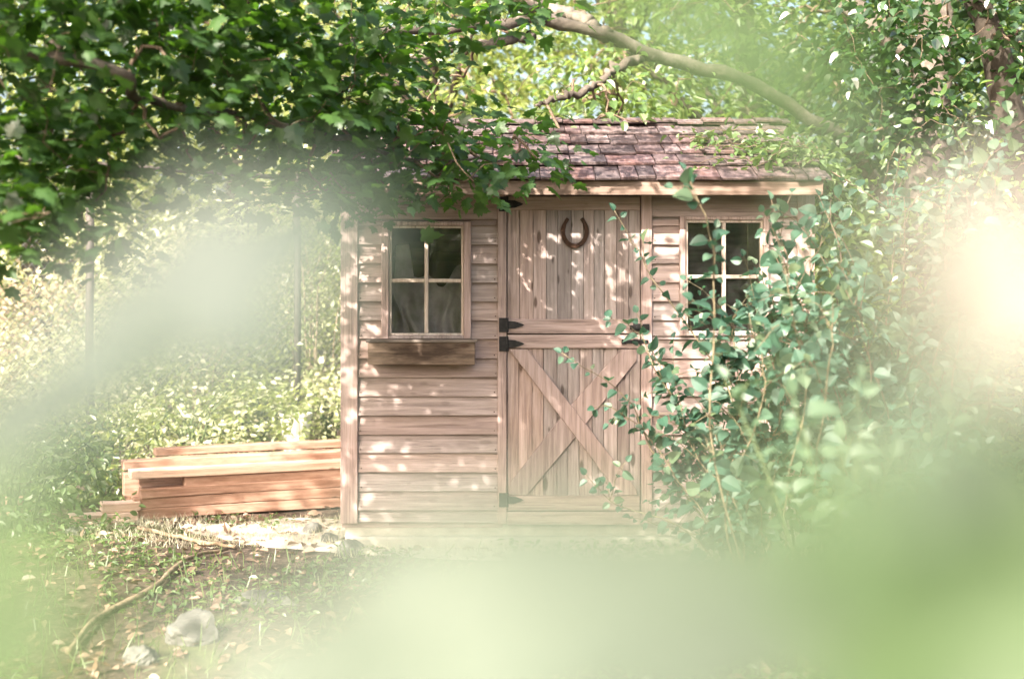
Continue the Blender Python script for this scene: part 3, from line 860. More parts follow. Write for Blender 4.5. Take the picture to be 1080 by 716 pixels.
# ------------------------------------------------------------------ trees
def grow_tree(name, label, base, trunk_pts, trunk_r, limbs, clusters, leafk, spread, size, T, leafm, barkm, group=None, cat='tree', r0=.014, flat=.55, upn=.75, seed=1, trunk_sides=12, droop=.35):
    rs = np.random.RandomState(seed)
    root = thing(name, label, cat, base, group)
    tb = TB(); c = curve(trunk_pts, 24, .006, rs); tb.tube(c, np.interp(np.linspace(0, 1, len(c)), np.linspace(0, 1, len(trunk_r)), trunk_r), trunk_sides)
    tb.build('trunk', barkm, root)
    skel = [c[len(c) // 3:]]
    for pts, rr in limbs:
        lc = curve(pts, 44, .011, rs); l_ = TB()
        l_.tube(lc, np.interp(np.linspace(0, 1, len(lc)), np.linspace(0, 1, len(rr)), rr) * rs.uniform(.84, 1.2, len(lc)), 10)
        l_.build('limb', barkm, root); skel.append(lc)
    skel = np.concatenate(skel)
    if len(clusters):
        tw = TB()
        for line, ra, rb in connect(skel, clusters, r0, rs):
            tw.tube(line, np.linspace(ra, rb, len(line)), 5)
        tw.build('twigs', M['twig'], root)['kind'] = 'stuff'
        lf = TB(); cluster_leaves(lf, clusters, leafk, spread, size, T, rs, flat, droop, upn); lf.build('crown', leafm, root, smooth=False)
    return root


# the overhanging maple on the left: trunk out of frame, boughs across the top of the view
rs = np.random.RandomState(5)
V1 = [(-60, -90), (600, -90), (560, 20), (470, 60), (400, 110), (470, 130), (560, 145), (600, 162), (560, 185), (500, 195), (470, 212), (400, 215), (350, 215), (300, 205), (210, 185), (165, 150), (130, 175), (108, 225), (100, 278), (70, 280), (50, 230), (20, 262), (-60, 285)]
cl = []
while len(cl) < 430:
    px, py = rs.uniform(-60, 600), rs.uniform(-90, 290)
    if not in_poly(px, py, V1): continue
    if px > 400 and rs.uniform() < .35: continue
    D = 5.5 + np.clip(px, 0, 600) / 600 * 2.0 + rs.uniform(-.8, .6)
    cl.append(at(px, py, min(D, 7.85)))
upc = []  # upper crown out of view, added and shaped to dapple sun on the shed
while len(upc) < 350:
    p = np.array((rs.uniform(-5.0, .9), rs.uniform(-6.0, -1.2), rs.uniform(2.7, 4.7)))
    if p[2] < 1.51 + .2 * (p[1] + 8.25) + .3: continue
    # gaps in the canopy let sun through
    g = math.sin(p[0] * 2.3 + 1.0) * math.cos(p[1] * 2.9 + p[2]) + .5 * math.sin(p[0] * 5.1 + p[2] * 3)
    if g > .5: continue
    upc.append(p)
for _ in range(34): cl.append(at(rs.uniform(325, 500), rs.uniform(118, 208), rs.uniform(7.0, 7.75)))
cl = np.array(cl + upc)
tr = [(-5.4, -2.6, -.1), (-5.3, -2.55, 1.2), (-5.1, -2.4, 2.6), (-4.7, -2.2, 4.2), (-4.3, -2.0, 5.2)]
limbs = [
    ([(-5.15, -2.45, 2.2), (-4.0, -2.7, 2.75), tuple(at(60, 60, 5.3)), tuple(at(160, 110, 5.6)), tuple(at(300, 130, 6.3)), tuple(at(420, 165, 7.0)), tuple(at(540, 168, 7.5))], [.09, .045, .022, .018, .014, .010, .005]),
    ([(-5.1, -2.4, 2.6), (-3.6, -2.2, 3.3), (-2.0, -1.7, 3.8), (-.4, -1.3, 4.0), (.6, -1.0, 4.0)], [.10, .07, .05, .03, .012]),
    ([(-5.0, -2.4, 3.0), (-3.8, -3.4, 3.6), (-2.3, -3.9, 4.0), (-.6, -4.0, 4.3)], [.08, .055, .035, .012]),
    ([(-4.8, -2.3, 3.9), (-3.4, -1.2, 4.4), (-1.6, -.9, 4.8)], [.07, .045, .012]),
]
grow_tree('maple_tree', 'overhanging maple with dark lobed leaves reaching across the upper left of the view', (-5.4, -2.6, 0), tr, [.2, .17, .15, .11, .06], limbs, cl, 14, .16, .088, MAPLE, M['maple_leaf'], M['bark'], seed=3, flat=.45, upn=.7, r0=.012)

# the tree whose grey bough crosses above the roof; trunk behind the right end of the shed
base = at(985, 420, 11.2); base[2] = 0.0
tr = [tuple(base + np.array((0, 0, -.1))), tuple(base + np.array((-.05, 0, 1.1))), tuple(base + np.array((-.02, .1, 2.4))), tuple(base + np.array((.15, .3, 4.2))), tuple(base + np.array((.3, .4, 6.0)))]
limbs = [
    ([tuple(base + np.array((-.03, .02, 1.55))), tuple(at(910, 170, 10.6)), tuple(at(850, 122, 10.2)), tuple(at(780, 82, 9.9)), tuple(at(700, 60, 9.6)), tuple(at(620, 30, 9.3)), tuple(at(572, 20, 9.2)), tuple(at(520, 24, 9.0)), tuple(at(455, 33, 8.8)), tuple(at(380, 38, 8.5)), tuple(at(318, 68, 8.2)), tuple(at(240, 84, 7.9))], [.075, .064, .050, .046, .041, .039, .044, .030, .029, .023, .018, .01]),
    ([tuple(at(695, 58, 9.6)), tuple(at(660, 66, 9.45)), tuple(at(622, 92, 9.3)), tuple(at(585, 104, 9.1)), tuple(at(565, 112, 9.0))], [.04, .03, .026, .018, .008]),
    ([tuple(at(575, 20, 9.2)), tuple(at(560, 6, 9.1)), tuple(at(530, -8, 9.0)), tuple(at(490, -40, 8.8))], [.055, .045, .035, .02]),
    ([tuple(at(640, 38, 9.35)), tuple(at(600, 14, 9.5)), tuple(at(550, 0, 9.7)), tuple(at(515, -30, 9.8))], [.05, .042, .036, .02]),
    ([tuple(at(560, 38, 9.2)), tuple(at(520, 45, 9.1)), tuple(at(430, 62, 9.0)), tuple(at(372, 80, 8.9)), tuple(at(330, 110, 8.8))], [.035, .03, .025, .018, .008]),
    ([tuple(base + np.array((.1, .2, 3.2))), tuple(base + np.array((-1.4, .6, 4.4))), tuple(base + np.array((-3.0, .8, 5.0)))], [.1, .07, .02]),
]
rs = np.random.RandomState(21)
cl = []
for _ in range(60):
    px = rs.uniform(380, 700); cl.append(at(px, rs.uniform(-60, 150) if px < 560 else rs.uniform(70, 150), rs.uniform(8.9, 10.6)))
for _ in range(110):
    cl.append(base + np.array((rs.normal(-.3, 1.2), rs.normal(.5, .8), rs.uniform(2.6, 6.2))))
grow_tree('leaning_tree', 'grey barked tree with a long crooked bough crossing above the shed roof', tuple(base), tr, [.24, .2, .17, .13, .05], limbs, np.array(cl), 12, .2, .09, OVATE, M['tree_leaf'], M['bark'], seed=8)

# broadleaf trees behind
TREES = [
    (-330, 14.5, 7.5, 2.4, 'tree_leaf', 'bushy green tree at far left beyond the fence, behind the overhanging maple'),
    (40, 17.0, 8.0, 2.3, 'lime_leaf', 'pale green tree beyond the fence above the pinkish brown bush'),
    (250, 18.5, 8.5, 2.5, 'lime_leaf', 'yellow green tree beyond the fence, left of the shed roof'),
    (455, 15.5, 7.0, 2.0, 'lime_leaf', 'bright yellow green tree right behind the left end of the shed roof'),
    (640, 17.5, 8.0, 2.4, 'tree_leaf', 'sunlit green tree behind the middle of the shed roof'),
    (790, 14.5, 7.0, 1.9, 'tree_leaf', 'green tree behind the right end of the shed roof'),
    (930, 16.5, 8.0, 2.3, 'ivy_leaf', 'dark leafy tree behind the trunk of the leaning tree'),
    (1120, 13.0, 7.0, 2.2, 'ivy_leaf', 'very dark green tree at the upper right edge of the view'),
    (1330, 12.0, 7.0, 2.2, 'tree_leaf', 'green tree standing just past the right edge of the view'),
]
for i, (px, D, h, R, lm, lab) in enumerate(TREES):
    rs = np.random.RandomState(100 + i)
    b0 = at(px, 400, D); b0[2] = float(gz(b0[0], b0[1]))
    cl = []
    while len(cl) < 190:
        u = unit(rs.normal(0, 1, 3)) * rs.uniform(.45, 1) ** .6
        lump = 1 + .25 * math.sin(u[0] * 5 + i) * math.cos(u[2] * 6 + 2 * i)
        p = b0 + np.array((u[0] * R * lump, u[1] * R * .8 * lump, h * .52 + u[2] * h * .48))
        if p[2] > .35: cl.append(p)
    tr = [tuple(b0 + np.array((0, 0, -.2))), tuple(b0 + np.array((rs.normal(0, .1), 0, h * .3))), tuple(b0 + np.array((rs.normal(0, .25), 0, h * .65))), tuple(b0 + np.array((rs.normal(0, .3), 0, h * .95)))]
    lb = []
    for k in range(5):
        z = h * rs.uniform(.25, .6); a = rs.uniform(0, 6.28)
        s_ = b0 + np.array((0, 0, z)); e_ = b0 + np.array((math.cos(a) * R * .8, math.sin(a) * R * .7, z + h * .22))
        lb.append(([tuple(s_), tuple((s_ + e_) / 2 + np.array((0, 0, .2))), tuple(e_)], [.07, .045, .015]))
    grow_tree('broadleaf_tree', lab, tuple(b0), tr, [.2, .15, .1, .03], lb, np.array(cl), 62, .34, .115, OVATE if D < 15 else DIAM, M[lm], M['bark_dark'], 'trees behind the shed and fence', seed=200 + i, r0=.03)

# trees behind the camera: seen only as reflections in the panes, they also close off the low sky
for i, (x, y, h, R) in enumerate([(-6.5, -21, 7.5, 2.8), (-1.8, -22.5, 8, 2.8), (3.0, -21.0, 7.5, 2.7), (7.0, -18, 8, 2.8), (7.5, -10.5, 7.5, 2.3)]):
    rs = np.random.RandomState(300 + i); b0 = np.array((x, y, 0.0)); cl = []
    while len(cl) < 150:
        u = unit(rs.normal(0, 1, 3)) * rs.uniform(.4, 1); p = b0 + np.array((u[0] * R, u[1] * R * .8, h * .5 + u[2] * h * .48))
        if p[2] > .3: cl.append(p)
    tr = [(x, y, -.2), (x + .1, y, h * .4), (x, y + .1, h * .9)]
    grow_tree('broadleaf_tree', 'green garden tree standing behind the viewpoint, mirrored in the shed windows', tuple(b0), tr, [.2, .14, .03], [], np.array(cl), 16, .4, .2, DIAM, M['tree_leaf'], M['bark_dark'], 'trees behind the viewpoint', seed=400 + i, r0=.03)

rs = np.random.RandomState(91); hd = thing('leaf_screen', 'unseen dark screen of leaves added behind the viewpoint to darken the pane reflections', 'leaf_screen', (0, -15.5, 0))  # unseen, added to keep bright sky out of the window reflections
b = MB()
for k in range(14):
    x = -7.8 + k * 1.2; b.tube([(x, -15.5, -.1), (x + .05, -15.5, 1.2), (x - .05, -15.5, 2.3)], [.05, .04, .02], 6)
b.build('stems', M['bark_dark'], hd)
tb = TB(); n = 22000; P = np.stack([rs.uniform(-9, 9, n), rs.normal(-15.5, .3, n), rs.uniform(0, 1, n) ** .8 * (2.9 + .2 * np.sin(rs.uniform(0, 6, n)))], 1)
tb.leaves(P, rs.normal(0, 1, (n, 3)), rs.normal(0, 1, (n, 3)), rs.uniform(.07, .16, n), DIAM); tb.build('foliage', M['ivy_leaf'], hd, smooth=False)

# far wood closing the view
rs = np.random.RandomState(77); tb = TB(); n = 60000
P = np.stack([rs.uniform(-26, 26, n), rs.uniform(13, 24, n), 0 * rs.uniform(0, 1, n)], 1)
hh = 9.5 + 1.6 * np.sin(P[:, 0] * .55) + 1.0 * np.sin(P[:, 0] * 1.3 + 1)
P[:, 2] = rs.uniform(0, 1, n) * hh
A = rs.normal(0, 1, (n, 3)); N = unit(rs.normal(0, .5, (n, 3)) + np.array((0, -.3, .8)))
tb.leaves(P, A, N, rs.uniform(.14, .3, n), DIAM)
o = tb.build('woods', M['lime_leaf'], smooth=False); tag(o, 'far wood of sunlit leaves closing the view behind the trees', 'wood', kind='stuff')

# ------------------------------------------------------------------ bushes
def bush(name, label, base, W_, Dp, h, nclus, k, spread, size, T, lm, sm, seed, group=None, stems=9, cat='bush', upn=.5, lowest=.05, twr=.006):
    rs = np.random.RandomState(seed); b0 = np.array(base, float)
    root = thing(name, label, cat, tuple(b0), group)
    st = TB(); sk = []
    for i in range(stems):
        a = rs.uniform(0, 6.28); rr = rs.uniform(.2, .9)
        e = b0 + np.array((math.cos(a) * W_ * rr, math.sin(a) * Dp * rr, h * rs.uniform(.6, .95)))
        s_ = b0 + np.array((math.cos(a) * W_ * .25 * rr, math.sin(a) * Dp * .25 * rr, -.05))
        m_ = (s_ + e) / 2 + np.array((-.15 * math.cos(a) * W_, 0, h * .12))
        c = curve([s_, m_, e], 10, .01, rs); st.tube(c, np.linspace(.011, .003, len(c)), 5); sk.append(c)
    cl = []
    while len(cl) < nclus:
        u = unit(rs.normal(0, 1, 3)) * rs.uniform(.3, 1) ** .5
        lump = 1 + .3 * math.sin(u[0] * 6 + seed) * math.cos(u[2] * 5 + seed)
        p = b0 + np.array((u[0] * W_ * lump, u[1] * Dp * lump, h * .5 + u[2] * h * .5 * lump))
        if p[2] > b0[2] + lowest: cl.append(p)
    cl = np.array(cl)
    for line, ra, rb in connect(np.concatenate(sk), cl, twr, rs): st.tube(line, np.linspace(ra, rb, len(line)), 4)
    st.build('stems', sm, root)
    lf = TB(); cluster_leaves(lf, cl, k, spread, size, T, rs, .8, .2, upn); lf.build('foliage', M[lm], root, smooth=False)
    return root


BUSH = [
    (-20, 13.4, 1.0, 1.9, 'russet_leaf', M['pale_twig'], 'pinkish brown bush behind the fence at the left edge'),
    (40, 12.9, .9, 1.0, 'thicket_leaf', M['pale_twig'], 'low yellowish bush in front of the pinkish bush'),
    (130, 14.0, 1.0, 2.2, 'thicket_leaf', M['pale_twig'], 'tall pale twiggy bush behind the left fence post'),
    (205, 13.6, .9, 1.3, 'lime_leaf', M['pale_twig'], 'bright low bush midway between the two fence posts'),
    (255, 14.8, 1.0, 2.4, 'thicket_leaf', M['pale_twig'], 'tall pale bush right of the middle of the fence'),
    (330, 14.6, 1.0, 2.7, 'lime_leaf', M['pale_twig'], 'tall light green bush behind the fence next to the shed corner'),
    (385, 16.0, 1.1, 2.8, 'thicket_leaf', M['pale_twig'], 'pale bush half hidden behind the left wall of the shed'),
]
for i, (px, D, W_, h, lm, sm, lab) in enumerate(BUSH):
    b0 = at(px, 450, D); b0[2] = float(gz(b0[0], b0[1]))
    bush('bush', lab, b0, W_, W_ * .7, h, 150, 22, .16, .075, DIAM, lm, sm, 500 + i, 'sunlit bushes beyond the fence')
# weeds in front of the fence, behind the timbers
for i, (px, D, W_, h, lm, lab) in enumerate([
    (55, 9.6, .5, .55, 'weed_leaf', 'leafy green weed clump left of the timber stack'),
    (110, 10.4, .55, .75, 'lime_leaf', 'bright weedy bush behind the left end of the timber stack'),
    (200, 11.3, .6, .8, 'thicket_leaf', 'pale weedy bush behind the middle of the timber stack'),
    (275, 11.6, .5, .75, 'lime_leaf', 'light green weedy bush behind the stack, left of the white bucket'),
    (345, 11.9, .45, .8, 'thicket_leaf', 'pale weeds between the white bucket and the shed corner'),
    (5, 8.4, .6, .7, 'weed_leaf', 'green weed clump at the left edge in front of the timbers')]):
    b0 = at(px, 450, D); b0[2] = float(gz(b0[0], b0[1]))
    bush('weed_clump', lab, b0, W_, W_ * .6, h, 70, 16, .09, .06, OVATE, lm, M['green_stem'], 540 + i, 'weed clumps round the timber stack', stems=14, cat='weeds')


# ------------------------------------------------------------------ shrubs with opposite rounded leaves, right side
def shrub(name, label, base, tips, size, lm, sm, seed, group=None, side=9, T=ROUND, arch=.35, first=.25, step=.075, sidelen=(.12, .38)):
    rs = np.random.RandomState(seed); b0 = np.array(base, float)
    root = thing(name, label, 'shrub', tuple(b0), group)
    st = TB(); lf = TB(); P = []; A = []; N = []; S = []
    def leafy(c, f0, sz):
        seg = np.linalg.norm(np.diff(c, axis=0), axis=1); cum = np.concatenate([[0], np.cumsum(seg)]); tot = cum[-1]
        s = max(f0 * tot, .03); ph = rs.uniform(0, 3.14)
        while s < tot:
            p = np.array([np.interp(s, cum, c[:, k]) for k in range(3)]); q = np.array([np.interp(min(s + .02, tot), cum, c[:, k]) for k in range(3)])
            t = unit(q - p + 1e-6); a1 = unit(np.cross(t, np.array((.2, -.5, .85)))); b1 = np.cross(a1, t)
            for sg in (1, -1):
                if rs.uniform() < .13: continue
                d = unit(a1 * sg * math.cos(ph) + b1 * sg * math.sin(ph) + t * .45 + rs.normal(0, .25, 3) + np.array((0, 0, -.25)))
                z = sz * rs.uniform(.42, 1.2) * (1 - .35 * (s / tot) ** 3)
                P.append(p + d * .012); A.append(d); S.append(z); N.append(unit(np.array((-.25, -.55, .75)) + rs.normal(0, .45, 3)))
                st.tube([p, p + d * .014], .0011, 3)
            ph += 1.57 + rs.normal(0, .2); s += step * rs.uniform(.75, 1.3)
        d = unit(c[-1] - c[-2]); P.append(c[-1]); A.append(d); S.append(sz * .5); N.append(unit(np.array((0, -.6, .7)) + rs.normal(0, .3, 3)))
    for tip in tips:
        tip = np.array(tip, float); s_ = b0 + np.array((rs.normal(0, .06), rs.normal(0, .06), -.03))
        ln = np.linalg.norm(tip - s_)
        m1 = s_ * .6 + tip * .4 + np.array((0, 0, arch * ln * .55)) + rs.normal(0, .04 * ln, 3)
        m2 = s_ * .25 + tip * .75 + np.array((0, 0, arch * ln * .38)) + rs.normal(0, .03 * ln, 3)
        c = curve([s_, m1, m2, tip], 18, .004, rs); st.tube(c, np.linspace(.0055, .0016, len(c)), 5)
        leafy(c, first, size)
        for _ in range(side):
            i = rs.randint(int(len(c) * .3), len(c) - 1); p = c[i]; t = unit(c[i + 1] - c[i])
            d = unit(t * .4 + rs.normal(0, .6, 3) + np.array((0, -.1, .25))); l = rs.uniform(*sidelen)
            cc = curve([p, p + d * l * .5 + np.array((0, 0, .03)), p + d * l + np.array((0, 0, -.04 * l))], 6, .002, rs)
            st.tube(cc, np.linspace(.0026, .0011, len(cc)), 4); leafy(cc, .15, size * .9)
    st.build('stems', sm, root); lf.leaves(np.array(P), np.array(A), np.array(N), np.array(S), T); lf.build('foliage', M[lm], root, smooth=False)
    return root


g = 'shrubs with rounded leaves at the right of the door'
b0 = at(800, 620, 6.9); b0[2] = 0
tips = [at(775, 330, 7.2), at(815, 400, 6.6), at(850, 450, 6.7), at(760, 470, 6.8), at(720, 500, 6.9), at(800, 500, 6.7), at(700, 400, 7.0), at(750, 390, 6.8), at(715, 480, 7.0), at(760, 360, 6.7), at(800, 330, 6.8), at(835, 300, 6.9), at(720, 440, 6.8), at(780, 420, 6.7), at(870, 380, 6.8)]
shrub('leafy_shrub', 'loose shrub with a few long thin shoots reaching across the lower door', b0, [at(648, 222, 6.9), at(592, 372, 6.8), at(618, 500, 6.8), at(672, 330, 7.0), at(645, 430, 6.9), at(665, 545, 6.9)], .088, 'lilac_leaf', M['red_twig'], 29, g, side=2, arch=.12, sidelen=(.08, .22))
shrub('leafy_shrub', 'bushy blue green shrub with rounded leaves under the right window', b0, tips, .084, 'lilac_leaf', M['red_twig'], 31, g, side=12, arch=.22)
b0 = at(830, 700, 5.6); b0[2] = 0
tips = [at(722, 180, 5.7), at(830, 300, 5.6), at(880, 300, 5.4), at(790, 330, 5.8)]
shrub('leafy_shrub', 'tall arching shrub with a shoot rising over the right window to the roof edge', b0, tips, .088, 'lilac_leaf', M['red_twig'], 33, g, side=5, arch=.05, first=.4, sidelen=(.1, .25))
b0 = at(960, 640, 6.4); b0[2] = 0
tips = [at(900 + rs.uniform(-110, 170), 170 + rs.uniform(0, 330), rs.uniform(6.0, 7.4)) for _ in range(46)]
shrub('leafy_shrub', 'dense grey green shrub against the right corner of the shed', b0, tips, .092, 'lilac_leaf', M['twig'], 35, g, side=9, arch=.08, first=.2)
b0 = at(920, 860, 3.4); b0[2] = 0
tips = [at(835, 415, 3.3), at(905, 400, 3.4), at(885, 460, 3.2), at(1000, 430, 3.1), at(830, 520, 3.4), at(940, 480, 3.1), at(765, 400, 3.6)]
shrub('leafy_shrub', 'light green shrub standing nearer than the others, right of the door, slightly blurred', b0, tips, .085, 'young_leaf', M['green_stem'], 37, g, side=3, arch=.05, first=.68, sidelen=(.08, .2))
b0 = at(860, 590, 7.6); b0[2] = 0
bush('leafy_bush', 'dark low bush at the foot of the right wall of the shed', b0, .75, .4, 1.0, 90, 16, .1, .055, OVATE, 'lilac_leaf', M['twig'], 41, None, 10)
b0 = at(1010, 560, 8.6); b0[2] = 0
bush('leafy_bush', 'large mixed green bush beyond the right corner of the shed', b0, 1.0, .8, 2.3, 230, 20, .15, .075, OVATE, 'tree_leaf', M['twig'], 43, None, 12)
b0 = at(1130, 560, 7.2); b0[2] = 0
bush('leafy_bush', 'dark green bush at the right edge of the view', b0, .9, .7, 1.9, 190, 18, .14, .08, OVATE, 'lilac_leaf', M['twig'], 47, None, 12)

# creeper on the right end of the roof
rs = np.random.RandomState(61); root = thing('creeper', 'green creeper lying over the right end of the shed roof', 'creeper', tuple(at(870, 200, 8.4)))
st = TB(); P = []
for k in range(17):
    s_ = np.array((1.95, rs.uniform(-.2, .5), 1.95 + rs.uniform(-.1, .2))); x1 = rs.uniform(.95, 1.75); sl = rs.uniform(-.02, .9)
    e_ = E0 + up * sl + nrm * .07; e_ = np.array((x1, e_.y, e_.z)); m_ = (s_ + e_) / 2 + np.array((0, 0, .16))
    c = curve([s_, m_, e_], 14, .012, rs); st.tube(c, np.linspace(.005, .0018, len(c)), 5); P.append(c)
st.build('stems', M['twig'], root); P = np.concatenate(P); lf = TB(); cluster_leaves(lf, P, 3, .05, .07, OVATE, rs, .5, .2, .7); lf.build('foliage', M['weed_leaf'], root, smooth=False)

# hanging ivy, upper right
b0 = at(1010, 300, 9.4); b0[2] = 0
rs = np.random.RandomState(71); cl = []
for _ in range(170):
    cl.append(at(rs.uniform(880, 1120), rs.uniform(-60, 190), rs.uniform(8.9, 10.2)))
tr = [tuple(b0 + np.array((.6, .2, -.1))), tuple(b0 + np.array((.5, .2, 1.5))), tuple(b0 + np.array((.3, .1, 3.0))), tuple(b0 + np.array((-.2, 0, 4.0)))]
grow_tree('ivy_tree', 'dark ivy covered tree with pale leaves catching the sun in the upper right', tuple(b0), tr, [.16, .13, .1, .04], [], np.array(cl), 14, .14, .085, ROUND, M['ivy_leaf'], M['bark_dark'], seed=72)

# ------------------------------------------------------------------ ground: litter, weeds, grass, stones, sticks
rs = np.random.RandomState(81)
def scatter(n, x0, x1, y0, y1, keep=None):
    P = np.stack([rs.uniform(x0, x1, n), rs.uniform(y0, y1, n)], 1)
    if keep is not None: P = P[keep(P[:, 0], P[:, 1])]
    return np.column_stack([P, gz(P[:, 0], P[:, 1])])
outside = lambda x, y: ~((x > XL - .02) & (x < XR + .02) & (y > -.06) & (y < 2.05))
P = scatter(5500, -4.5, 4.5, -4.2, 1.2, outside); P[:, 2] += rs.uniform(.002, .022, len(P)); n = len(P)
tb = TB(); tb.leaves(P, rs.normal(0, 1, (n, 3)) * np.array((1, 1, .2)), unit(rs.normal(0, .35, (n, 3)) + np.array((0, 0, 1))), rs.uniform(.03, .085, n), OVATE)
o = tb.build('leaf_litter', M['dry_leaf'], smooth=False); tag(o, 'brown fallen leaves scattered over the soil', 'leaf litter', kind='stuff')
def patch(x, y): return (np.sin(x * 1.9 + .8) * np.cos(y * 2.3 - .4) + .5 * np.sin(x * 4.3 + y * 3.1)) > .02
P = scatter(26000, -5, 5, -4.4, .9, lambda x, y: outside(x, y) & patch(x, y)); n = len(P); P[:, 2] += rs.uniform(.005, .07, n)
tb = TB(); tb.leaves(P, rs.normal(0, 1, (n, 3)) * np.array((1, 1, .4)), unit(rs.normal(0, .35, (n, 3)) + np.array((0, 0, 1))), rs.uniform(.02, .05, n), OVATE)
o = tb.build('ground_cover', M['weed_leaf'], smooth=False); tag(o, 'low green creeping weeds covering the soil in patches', 'ground cover', kind='stuff')
tb = TB()
P = scatter(3000, -1.0, 2.4, -.32, -.075); P2 = scatter(3800, -2.6, -1.0, .0, .9); P = np.concatenate([P, P2]); n = len(P)
tb.leaves(P, unit(rs.normal(0, .45, (n, 3)) + np.array((0, 0, 1))), rs.normal(0, 1, (n, 3)), rs.uniform(.015, .07, n), BLADE)
o = tb.build('grass', M['dry_grass'], smooth=False); tag(o, 'dry pale grass along the foot of the shed and the timbers', 'grass', kind='stuff')
tb = TB(); P = scatter(5000, -4.5, 4.5, -4.2, -.3); n = len(P)
tb.leaves(P, unit(rs.normal(0, .4, (n, 3)) + np.array((0, 0, 1))), rs.normal(0, 1, (n, 3)), rs.uniform(.04, .14, n), BLADE)
o = tb.build('grass', M['weed_leaf'], smooth=False); tag(o, 'thin green grass growing through the soil before the shed', 'grass', kind='stuff')


def rock(px, py, D, sx, sy, sz, mat, label, seed):
    import bmesh
    rs = np.random.RandomState(seed)
    bm = bmesh.new(); bmesh.ops.create_icosphere(bm, subdivisions=4, radius=1)
    planes = [(unit(rs.normal(0, 1, 3)), rs.uniform(.62, .92)) for _ in range(11)]
    for v in bm.verts:
        p = np.array(v.co)
        for nn_, d in planes:
            e = p @ nn_ - d
            if e > 0: p = p - nn_ * e
        p = p * (1 + .05 * math.sin(p[0] * 9 + seed) * math.cos(p[1] * 8 - p[2] * 7) + .025 * math.sin(p[2] * 21 + p[0] * 17)) + rs.normal(0, .006, 3)
        v.co = Vector((p[0] * sx, p[1] * sy, p[2] * sz))
    me = bpy.data.meshes.new('stone'); bm.to_mesh(me); bm.free(); me.materials.append(mat)
    o = bpy.data.objects.new('stone', me); COL.objects.link(o)
    q = at(px, py, D); o.location = (q[0], q[1], float(gz(q[0], q[1])) + sz * .15); o.rotation_euler = (0, 0, rs.uniform(0, 6))
    tag(o, label, 'stone', 'stones edging the ground left of the shed')
rock(205, 668, 6.1, .15, .12, .11, M['stone2'], 'large pale angular stone in the left foreground', 1)
rock(285, 632, 6.75, .20, .11, .05, M['stone2'], 'flat pale stone between the large angular stone and the shed', 2)
rock(150, 690, 5.8, .09, .08, .06, M['stone'], 'small grey stone left of the large angular stone', 3)
rock(322, 706, 5.55, .13, .1, .06, M['stone2'], 'low pale stone at the bottom edge of the view', 4)
rock(370, 580, 8.05, .085, .07, .075, M['stone'], 'rounded grey stone at the left corner of the shed', 5)
rock(347, 566, 8.4, .06, .06, .055, M['stone'], 'smaller grey stone just left of the corner stone', 6)
rock(330, 561, 8.7, .07, .06, .06, M['stone'], 'grey stone farthest left of the three by the shed corner', 7)
rock(80, 568, 8.4, .07, .06, .04, M['stone2'], 'pale stone half buried near the left weeds', 8)


def stick(pts, r, name, label, mat=None):
    q = []
    for px, py in pts:
        D = 1.51 * F_PX / (py - HOR); p = at(px, py, D); p[2] = float(gz(p[0], p[1])) + r[0] + .012; q.append(p)
    c = curve(q, 20, .004, rs); tb = TB(); tb.tube(c, np.interp(np.linspace(0, 1, len(c)), np.linspace(0, 1, len(r)), r), 8)
    o = tb.build(name, mat or M['dead_stick']); tag(o, label, 'stick', 'fallen sticks on the soil')
stick([(72, 682), (92, 655), (120, 637), (160, 624), (185, 606), (205, 590), (240, 580)], [.012, .014, .015, .014, .012, .01], 'fallen_stick', 'long curved yellowish stick lying on the soil, left foreground')
stick([(145, 563), (185, 567), (220, 572), (248, 578)], [.012, .013, .01], 'fallen_stick', 'pale straight stick lying above the curved one')
stick([(105, 593), (120, 590), (132, 588)], [.007, .006], 'fallen_stick', 'short pale twig on the dark soil left of the curved stick')

# ------------------------------------------------------------------ leafy sprays close to the lens, far out of focus
def spray(label, mat, items, seed, stem_from, T=NEAR, group='out of focus leafy sprays close to the lens'):
    """items: (px, py, D, length in px, angle of the leaf in the view, tilt)"""
    rs = np.random.RandomState(seed)
    root = thing('leafy_spray', label, 'spray', tuple(at(*stem_from)), group)
    path = [at(*stem_from)]
    for px, py, D, ln, an, tl in items:
        p = at(px, py, D); a = math.radians(an)
        A = np.array((math.cos(a), rs.uniform(-.15, .15), math.sin(a)))
        N = unit(np.array((-.25, -1.0, .45 + tl)) + rs.normal(0, .05, 3))
        S = ln * D / F_PX
        tb = TB(); st_ = p - unit(A[None])[0] * S * .5
        tb.leaves(st_[None], A[None].copy(), N[None].copy(), np.array([S]), T)
        tb.build('leaf', M[mat], root)
        path.append(st_)
    if len(path) > 2:
        tb = TB(); c = curve(path, 5 * len(path)); tb.tube(c, np.linspace(.0009, .0004, len(c)), 5); tb.build('stem', M['green_stem'], root)
    return root


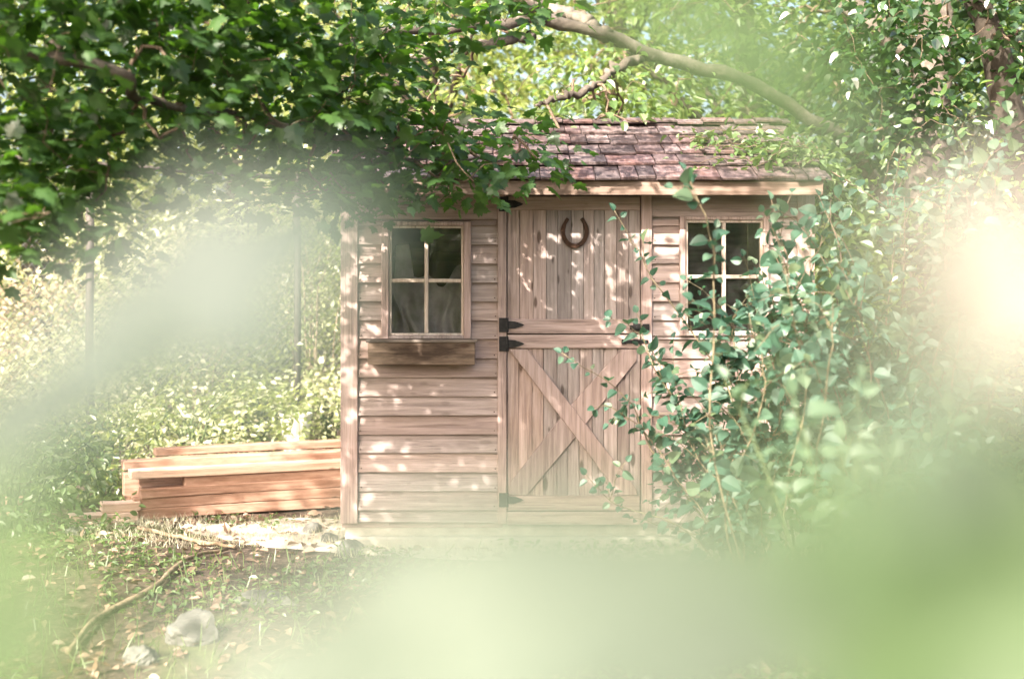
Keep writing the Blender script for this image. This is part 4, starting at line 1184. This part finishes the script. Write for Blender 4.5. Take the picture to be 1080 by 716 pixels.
spray('pale grey green blurred leaves hanging left of the shed in front of the fence', 'near_grey',
      [(40, 445, .33, 220, 20, 0), (150, 375, .32, 270, 25, .1), (255, 300, .31, 290, 35, 0), (200, 265, .34, 180, 80, .1), (320, 245, .33, 200, 35, 0), (290, 390, .29, 130, 10, 0), (120, 300, .33, 110, 30, 0)], 1, (-140, 520, .36))
spray('green blurred leaves along the lower left edge of the view', 'near_deep',
      [(-20, 700, .27, 230, 70, 0), (0, 600, .30, 220, 95, .1), (-15, 500, .33, 200, 80, 0), (60, 690, .27, 150, 30, 0), (110, 600, .27, 70, 30, 0)], 2, (-160, 800, .34))
spray('pale blurred leaves spread along the bottom edge of the view under the door', 'near_pale',
      [(310, 720, .255, 240, 40, .1), (430, 705, .255, 300, 20, .1), (560, 700, .25, 320, 10, .1), (700, 695, .255, 300, -10, .1), (450, 612, .29, 220, 25, .1), (590, 602, .29, 240, 5, .1), (725, 600, .29, 220, -5, .1), (420, 548, .315, 60, 20, .1), (520, 545, .315, 60, 0, .1), (620, 545, .315, 70, 0, .1), (700, 540, .315, 60, -10, .1), (820, 690, .255, 240, -10, .1), (350, 645, .275, 130, 30, .1), (530, 655, .272, 200, 10, .1), (660, 650, .272, 200, 0, .1), (230, 700, .26, 120, 30, .1)], 3, (200, 830, .27))  # the small upper leaves are added to haze the foot of the shed
spray('green blurred leaves filling the lower right corner of the view', 'near_deep',
      [(1060, 690, .25, 300, 60, 0), (1090, 600, .27, 240, 80, 0), (960, 710, .25, 260, 20, 0)], 4, (1250, 760, .26))
spray('mid green blurred leaves between the lower right corner and the bushes', 'near_green',
      [(850, 640, .28, 260, -10, 0), (960, 625, .28, 270, 10, 0), (930, 550, .31, 200, 30, 0), (1060, 545, .31, 220, 50, 0), (820, 590, .30, 170, 0, 0), (1020, 600, .29, 200, 20, 0)], 8, (1260, 640, .29))
spray('blurred leaves coloured cream for a sunlit glow, at the right edge of the view', 'near_cream',
      [(1030, 290, .28, 200, 100, .1), (1085, 320, .275, 200, 70, .1), (970, 300, .28, 130, 100, .1), (1060, 210, .30, 120, 60, .1)], 5, (1220, 380, .28))
spray('soft green blurred leaves across the bough at the top of the view', 'near_green',
      [(700, 20, .33, 130, -20, .1), (770, 45, .32, 170, -25, 0), (840, 85, .31, 160, -40, .1), (800, 110, .30, 90, -30, .1), (870, 130, .30, 90, -60, .1)], 6, (640, -120, .36))
spray('faint mint green blurred leaf tips, a veil added over the bushes right of the shed', 'near_pale',
      [(905, 190, .26, 75, 70, 0), (930, 410, .25, 95, 20, 0), (850, 480, .25, 85, -20, 0), (1030, 450, .25, 140, 10, 0), (970, 490, .245, 120, 30, 0), (770, 545, .25, 80, 0, 0)], 7, (1230, 600, .25))  # small leaves added to give a pale lens veil on the right
